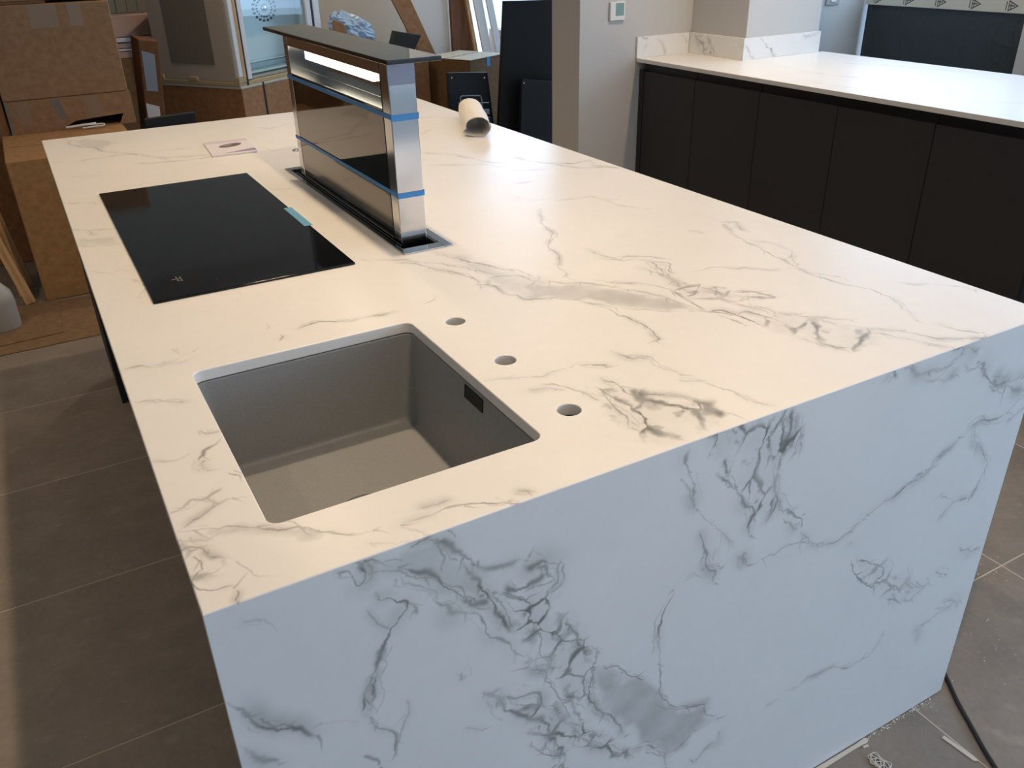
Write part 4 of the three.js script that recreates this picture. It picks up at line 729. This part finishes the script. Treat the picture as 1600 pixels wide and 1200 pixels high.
// ---------------------------------------------------------------- stored things behind the island, middle and right
{
  carton('cardboard_box', 'cardboard box behind the extractor, carrying the blue plastic bag', 1.90, 2.56, 0.0, 0.80, -5.9, -5.12, mCardDark, false);
  const g = new THREE.IcosahedronGeometry(1, 24), p = g.attributes.position;
  for (let i = 0; i < p.count; i++) { const x = p.getX(i), y = p.getY(i), z = p.getZ(i), r = 1 + 0.5 * fbm(x * 1.5 + 2, y * 1.5, z * 1.5, 2) - 0.25 * Math.abs(noise(x * 3, y * 3 + 6, z * 3)); p.setXYZ(i, (x * 0.16 + 0.02 * y) * r, Math.max(-0.085, (y * 0.095 - x * 0.07) * r), z * 0.12 * r); }
  g.computeVertexNormals();
  const bag = solo('plastic_bag', g, std({ color: lin(0.55, 0.75, 0.95), roughness: 0.3, transmission: 0.5, thickness: 0, side: THREE.DoubleSide }), 'crumpled pale blue plastic bag on the box behind the extractor', 'plastic bag'); bag.position.set(2.10, 0.97, -5.35);
  const fl = solo('cardboard_scrap', board([[1.91, 0.80], [2.09, 0.80], [2.07, 0.945], [2.02, 0.945], [1.99, 1.02], [1.93, 1.05], [1.915, 1.04]], -5.2, 0.012), mCard, 'torn upright cardboard scrap in front of the blue plastic bag', 'cardboard');
  const dk = solo('dark_case', board([[2.33, 0.80], [2.51, 0.80], [2.575, 0.905], [2.385, 0.945]], -5.25, 0.08, 0.003), std({ color: lin(0.02, 0.024, 0.02), roughness: 0.55 }), 'small dark green case tilted behind the extractor lid', 'case');
  solo('cardboard_strip', board([[2.24, 1.62], [2.41, 1.62], [3.13, 0.02], [3.04, 0.02]], -5.535, 0.02), mCard, 'long cardboard strip leaning diagonally against the pale panel', 'cardboard');
  solo('pale_board', board([[2.62, 0.0], [2.965, 0.0], [2.955, 2.1], [2.62, 2.1]], -5.6, 0.04), mWhite, 'tall pale grey panel behind the diagonal cardboard strip', 'panel');
  solo('brown_board', board([[2.97, 0], [3.22, 0], [3.03, 1.9], [2.96, 1.9]], -5.56, 0.03), mBrownBoard, 'dark brown wooden board leaning beside the bright window', 'board');
  const tr = (x0, x1, dx, m, label, z) => solo('trim_board', board([[x0 + dx, 0], [x1 + dx, 0], [x1, 1.8], [x0, 1.8]], z, 0.02), m, label, 'trim', 'boards leaning by the bright window');
  tr(2.955, 2.985, 0.30, mWood, 'narrow raw wood trim beside the brown board', -5.52);
  tr(3.0, 3.075, 0.33, mWhite, 'wide white trim board leaning by the bright window', -5.5);
  tr(3.085, 3.14, 0.36, mWhite, 'outer white trim board leaning by the bright window', -5.48);
  // big open carton
  const A = 0.45, bb = thing('open_carton', 'big cardboard carton with pale torn top flaps and blue tape', 'box', [2.778, 0, -4.905], A);
  mesh('body', bx(0, 0.42, 0, 0.748, -0.42, 0, 0.006), card(0.42, 0.40, 0.30), bb);
  const fp = []; for (let i = 0; i <= 20; i++) fp.push([0.42 - i * 0.021, 0.22 + 0.012 * noise(i * 1.3, 4)]);
  const fg = board([[0.0, 0.0], [0.42, 0.0], ...fp], 0, 0.005, 0.0008); fg.rotateX(-Math.PI / 2); fg.translate(0, 0.756, 0.006);
  mesh('flap', fg, mCardPale, bb);
  const fg2 = board([[0.0, 0.232], ...fp.slice().reverse().map(q => [q[0], q[1] + 0.012]), [0.42, 0.42], [0.0, 0.42]], 0, 0.005, 0.0008); fg2.rotateX(-Math.PI / 2); const f2 = mesh('flap', fg2, mCardPale, bb); f2.position.set(0, 0.757, 0.0);
  mesh('tape', bx(0.20, 0.235, 0.69, 0.757, 0.0005, 0.002, 0.0004), mTape, bb);
  // black boards
  solo('black_board', board([[2.575, 0], [3.15, 0], [3.15, 1.155], [2.68, 1.168]], -4.2, 0.03), mBlack, 'tall black board leaning beside the grey wall end', 'board');
  const b2 = thing('black_board', 'lower black panel in front of the tall black board', 'panel');
  const b2b = mesh('board', board([[2.70, 0], [3.05, 0], [3.05, 0.675], [2.735, 0.725]], -4.1, 0.03), mBluePanel, b2);
  mesh('screw', new THREE.CylinderGeometry(0.004, 0.004, 0.003, 12).rotateX(Math.PI / 2).translate(2.748, 0.70, -4.099), mChrome, b2b);
  const b3 = thing('black_board', 'black panel with corner screws behind the wire rack', 'panel');
  const b3b = mesh('board', board([[2.30, 0], [2.68, 0], [2.60, 0.755], [2.325, 0.775]], -4.3, 0.03), mBluePanel, b3);
  for (const [x, y] of [[2.345, 0.745], [2.575, 0.725]]) mesh('screw', new THREE.CylinderGeometry(0.005, 0.005, 0.003, 12).rotateX(Math.PI / 2).translate(x, y, -4.299), mChrome, b3b);
  // wire rack stood on a dark crate
  carton('black_box', 'dark crate below the wire rack behind the island', 2.22, 2.56, 0, 0.455, -4.24, -4.0, mBluePanel, false);
  const wr = thing('wire_rack', 'chrome wire oven rack with brackets standing in front of the black panel', 'rack', [2.39, 0.457, -4.12]);
  const mWire = std({ color: lin(0.30, 0.30, 0.31), metalness: 1, roughness: 0.3 });
  mesh('frame', tube([[-0.07, 0.04, 0], [-0.068, 0.19, -0.02], [-0.05, 0.20, -0.02], [0.06, 0.19, -0.02], [0.075, 0.175, -0.02], [0.08, 0.04, 0]], 0.004, 40), mWire, wr);
  mesh('crossbar', tube([[-0.10, 0.168, 0.01], [0.11, 0.148, 0.01]], 0.004, 4), mWire, wr);
  for (const [x, y] of [[-0.09, 0.09], [-0.02, 0.10], [0.05, 0.08]]) mesh('bracket', bx(x, x + 0.06, y, y + 0.03, -0.03, 0.02, 0.003), mWire, wr);
  mesh('bracket', bx(-0.10, 0.12, 0.0, 0.06, -0.03, 0.02, 0.003), mBluePanel, wr);
  for (const x of [-0.06, 0, 0.06]) mesh('wire', tube([[x, 0.04, 0.025], [x + 0.02, 0.11, 0.03]], 0.003, 4), mWire, wr);
  // outside the back window
  structure('ground_outside', bx(2.6, 7, -0.1, 0.0, -10, -6.25), std({ color: lin(0.6, 0.58, 0.55), roughness: 0.9 }));
  carton('pale_crate', 'pale pinkish crate below the bright back window', 3.46, 3.60, 0.0, 0.85, -5.9, -5.7, std({ color: lin(0.75, 0.55, 0.45), roughness: 0.9 }), false);
}
// ---------------------------------------------------------------- litter on the floor at the right
{
  solo('power_cable', tube([[1.60, 0.006, -0.22], [1.52, 0.006, -0.075], [1.485, 0.006, -0.022], [1.44, 0.006, 0.042], [1.401, 0.006, 0.108], [1.373, 0.006, 0.156], [1.33, 0.006, 0.25], [1.30, 0.006, 0.4], [1.36, 0.006, 0.7]], 0.0048, 80), mBlack, 'black power cable running across the floor past the island end', 'cable');
  const mScrap = std({ color: lin(0.66, 0.62, 0.55), roughness: 0.8 });
  const strip = (pts, label) => { const g = board(pts.map(([x, z]) => [x, -z]), 0, 0.0025, 0.0004); g.rotateX(-Math.PI / 2); g.translate(0, 0.0028, 0); solo('plastic_strip', g, mScrap, label, 'strip', 'scraps on the floor'); };
  strip([[1.332, 0.084], [1.341, 0.082], [1.349, 0.152], [1.345, 0.158], [1.338, 0.153]], 'straight white plastic strip on the floor beside the cable');
  strip([[1.03, 0.002], [1.17, 0.003], [1.192, 0.001], [1.198, 0.008], [1.188, 0.013], [1.16, 0.011], [1.03, 0.012]], 'white edging strip along the foot of the marble end panel');
  strip([[1.172, 0.014], [1.186, 0.016], [1.184, 0.021], [1.171, 0.019]], 'short white scrap beside the edging strip');
  const loops = []; let x = 1.168, z = 0.048; for (let k = 0; k < 26; k++) loops.push([x + 0.02 * Math.cos(k * 1.9) * (0.4 + 0.6 * rand()), 0.003 + 0.004 * rand(), z + 0.018 * Math.sin(k * 1.9) + k * 0.001]);
  solo('string_tangle', tube(loops, 0.0012, 160, 5), mScrap, 'tangled bit of white string on the floor near the end panel', 'string');
  // crumbs of plaster
  const crumbs = [], spots = [[1.663, -0.111], [1.669, -0.055], [1.668, -0.021], [1.563, -0.014], [1.621, 0.065], [1.398, 0.017], [1.894, -0.192], [1.868, -0.202], [1.344, 0.006], [1.36, 0.002]];
  const wire = [[1.60, -0.22], [1.52, -0.075], [1.485, -0.022], [1.44, 0.042], [1.401, 0.108], [1.373, 0.156]], clear = (x, z) => wire.every(([a, b], i) => { if (!i) return true; const [c, d] = wire[i - 1], t = clamp(((x - c) * (a - c) + (z - d) * (b - d)) / ((a - c) ** 2 + (b - d) ** 2)); return Math.hypot(x - c - t * (a - c), z - d - t * (b - d)) > 0.012; });
  for (let k = 0; k < 150; k++) { const s = spots[k % spots.length], r = 0.0006 + 0.0016 * Math.pow(rand(), 4), c = new THREE.IcosahedronGeometry(r, 0); const sp = k < 10 ? 0 : 0.16; const x = s[0] + (rand() - 0.5) * sp, z = s[1] + (rand() - 0.5) * sp * 0.8; if (!clear(x, z)) continue; c.translate(x, r * 0.7, z); crumbs.push(c); }
  for (let k = 0; k < 120; k++) { const r = 0.0008 + 0.0018 * rand() * rand(), c = new THREE.IcosahedronGeometry(r, 0); c.translate(1.20 + 0.2 * rand(), r * 0.7, 0.002 + 0.012 * rand() * rand()); crumbs.push(c); }
  for (let k = 0; k < 30; k++) { const r = 0.0007 + 0.001 * rand() * rand(), c = new THREE.IcosahedronGeometry(r, 0); c.translate(-0.4 + 0.4 * rand(), r * 0.7, -2.5 + 2.0 * rand()); crumbs.push(c); }
  const cr = solo('plaster_crumbs', merge(crumbs), mWhite, 'white plaster crumbs scattered on the dark floor tiles', 'crumbs'); cr.userData.kind = 'stuff';
}
renderer.render(scene, camera);
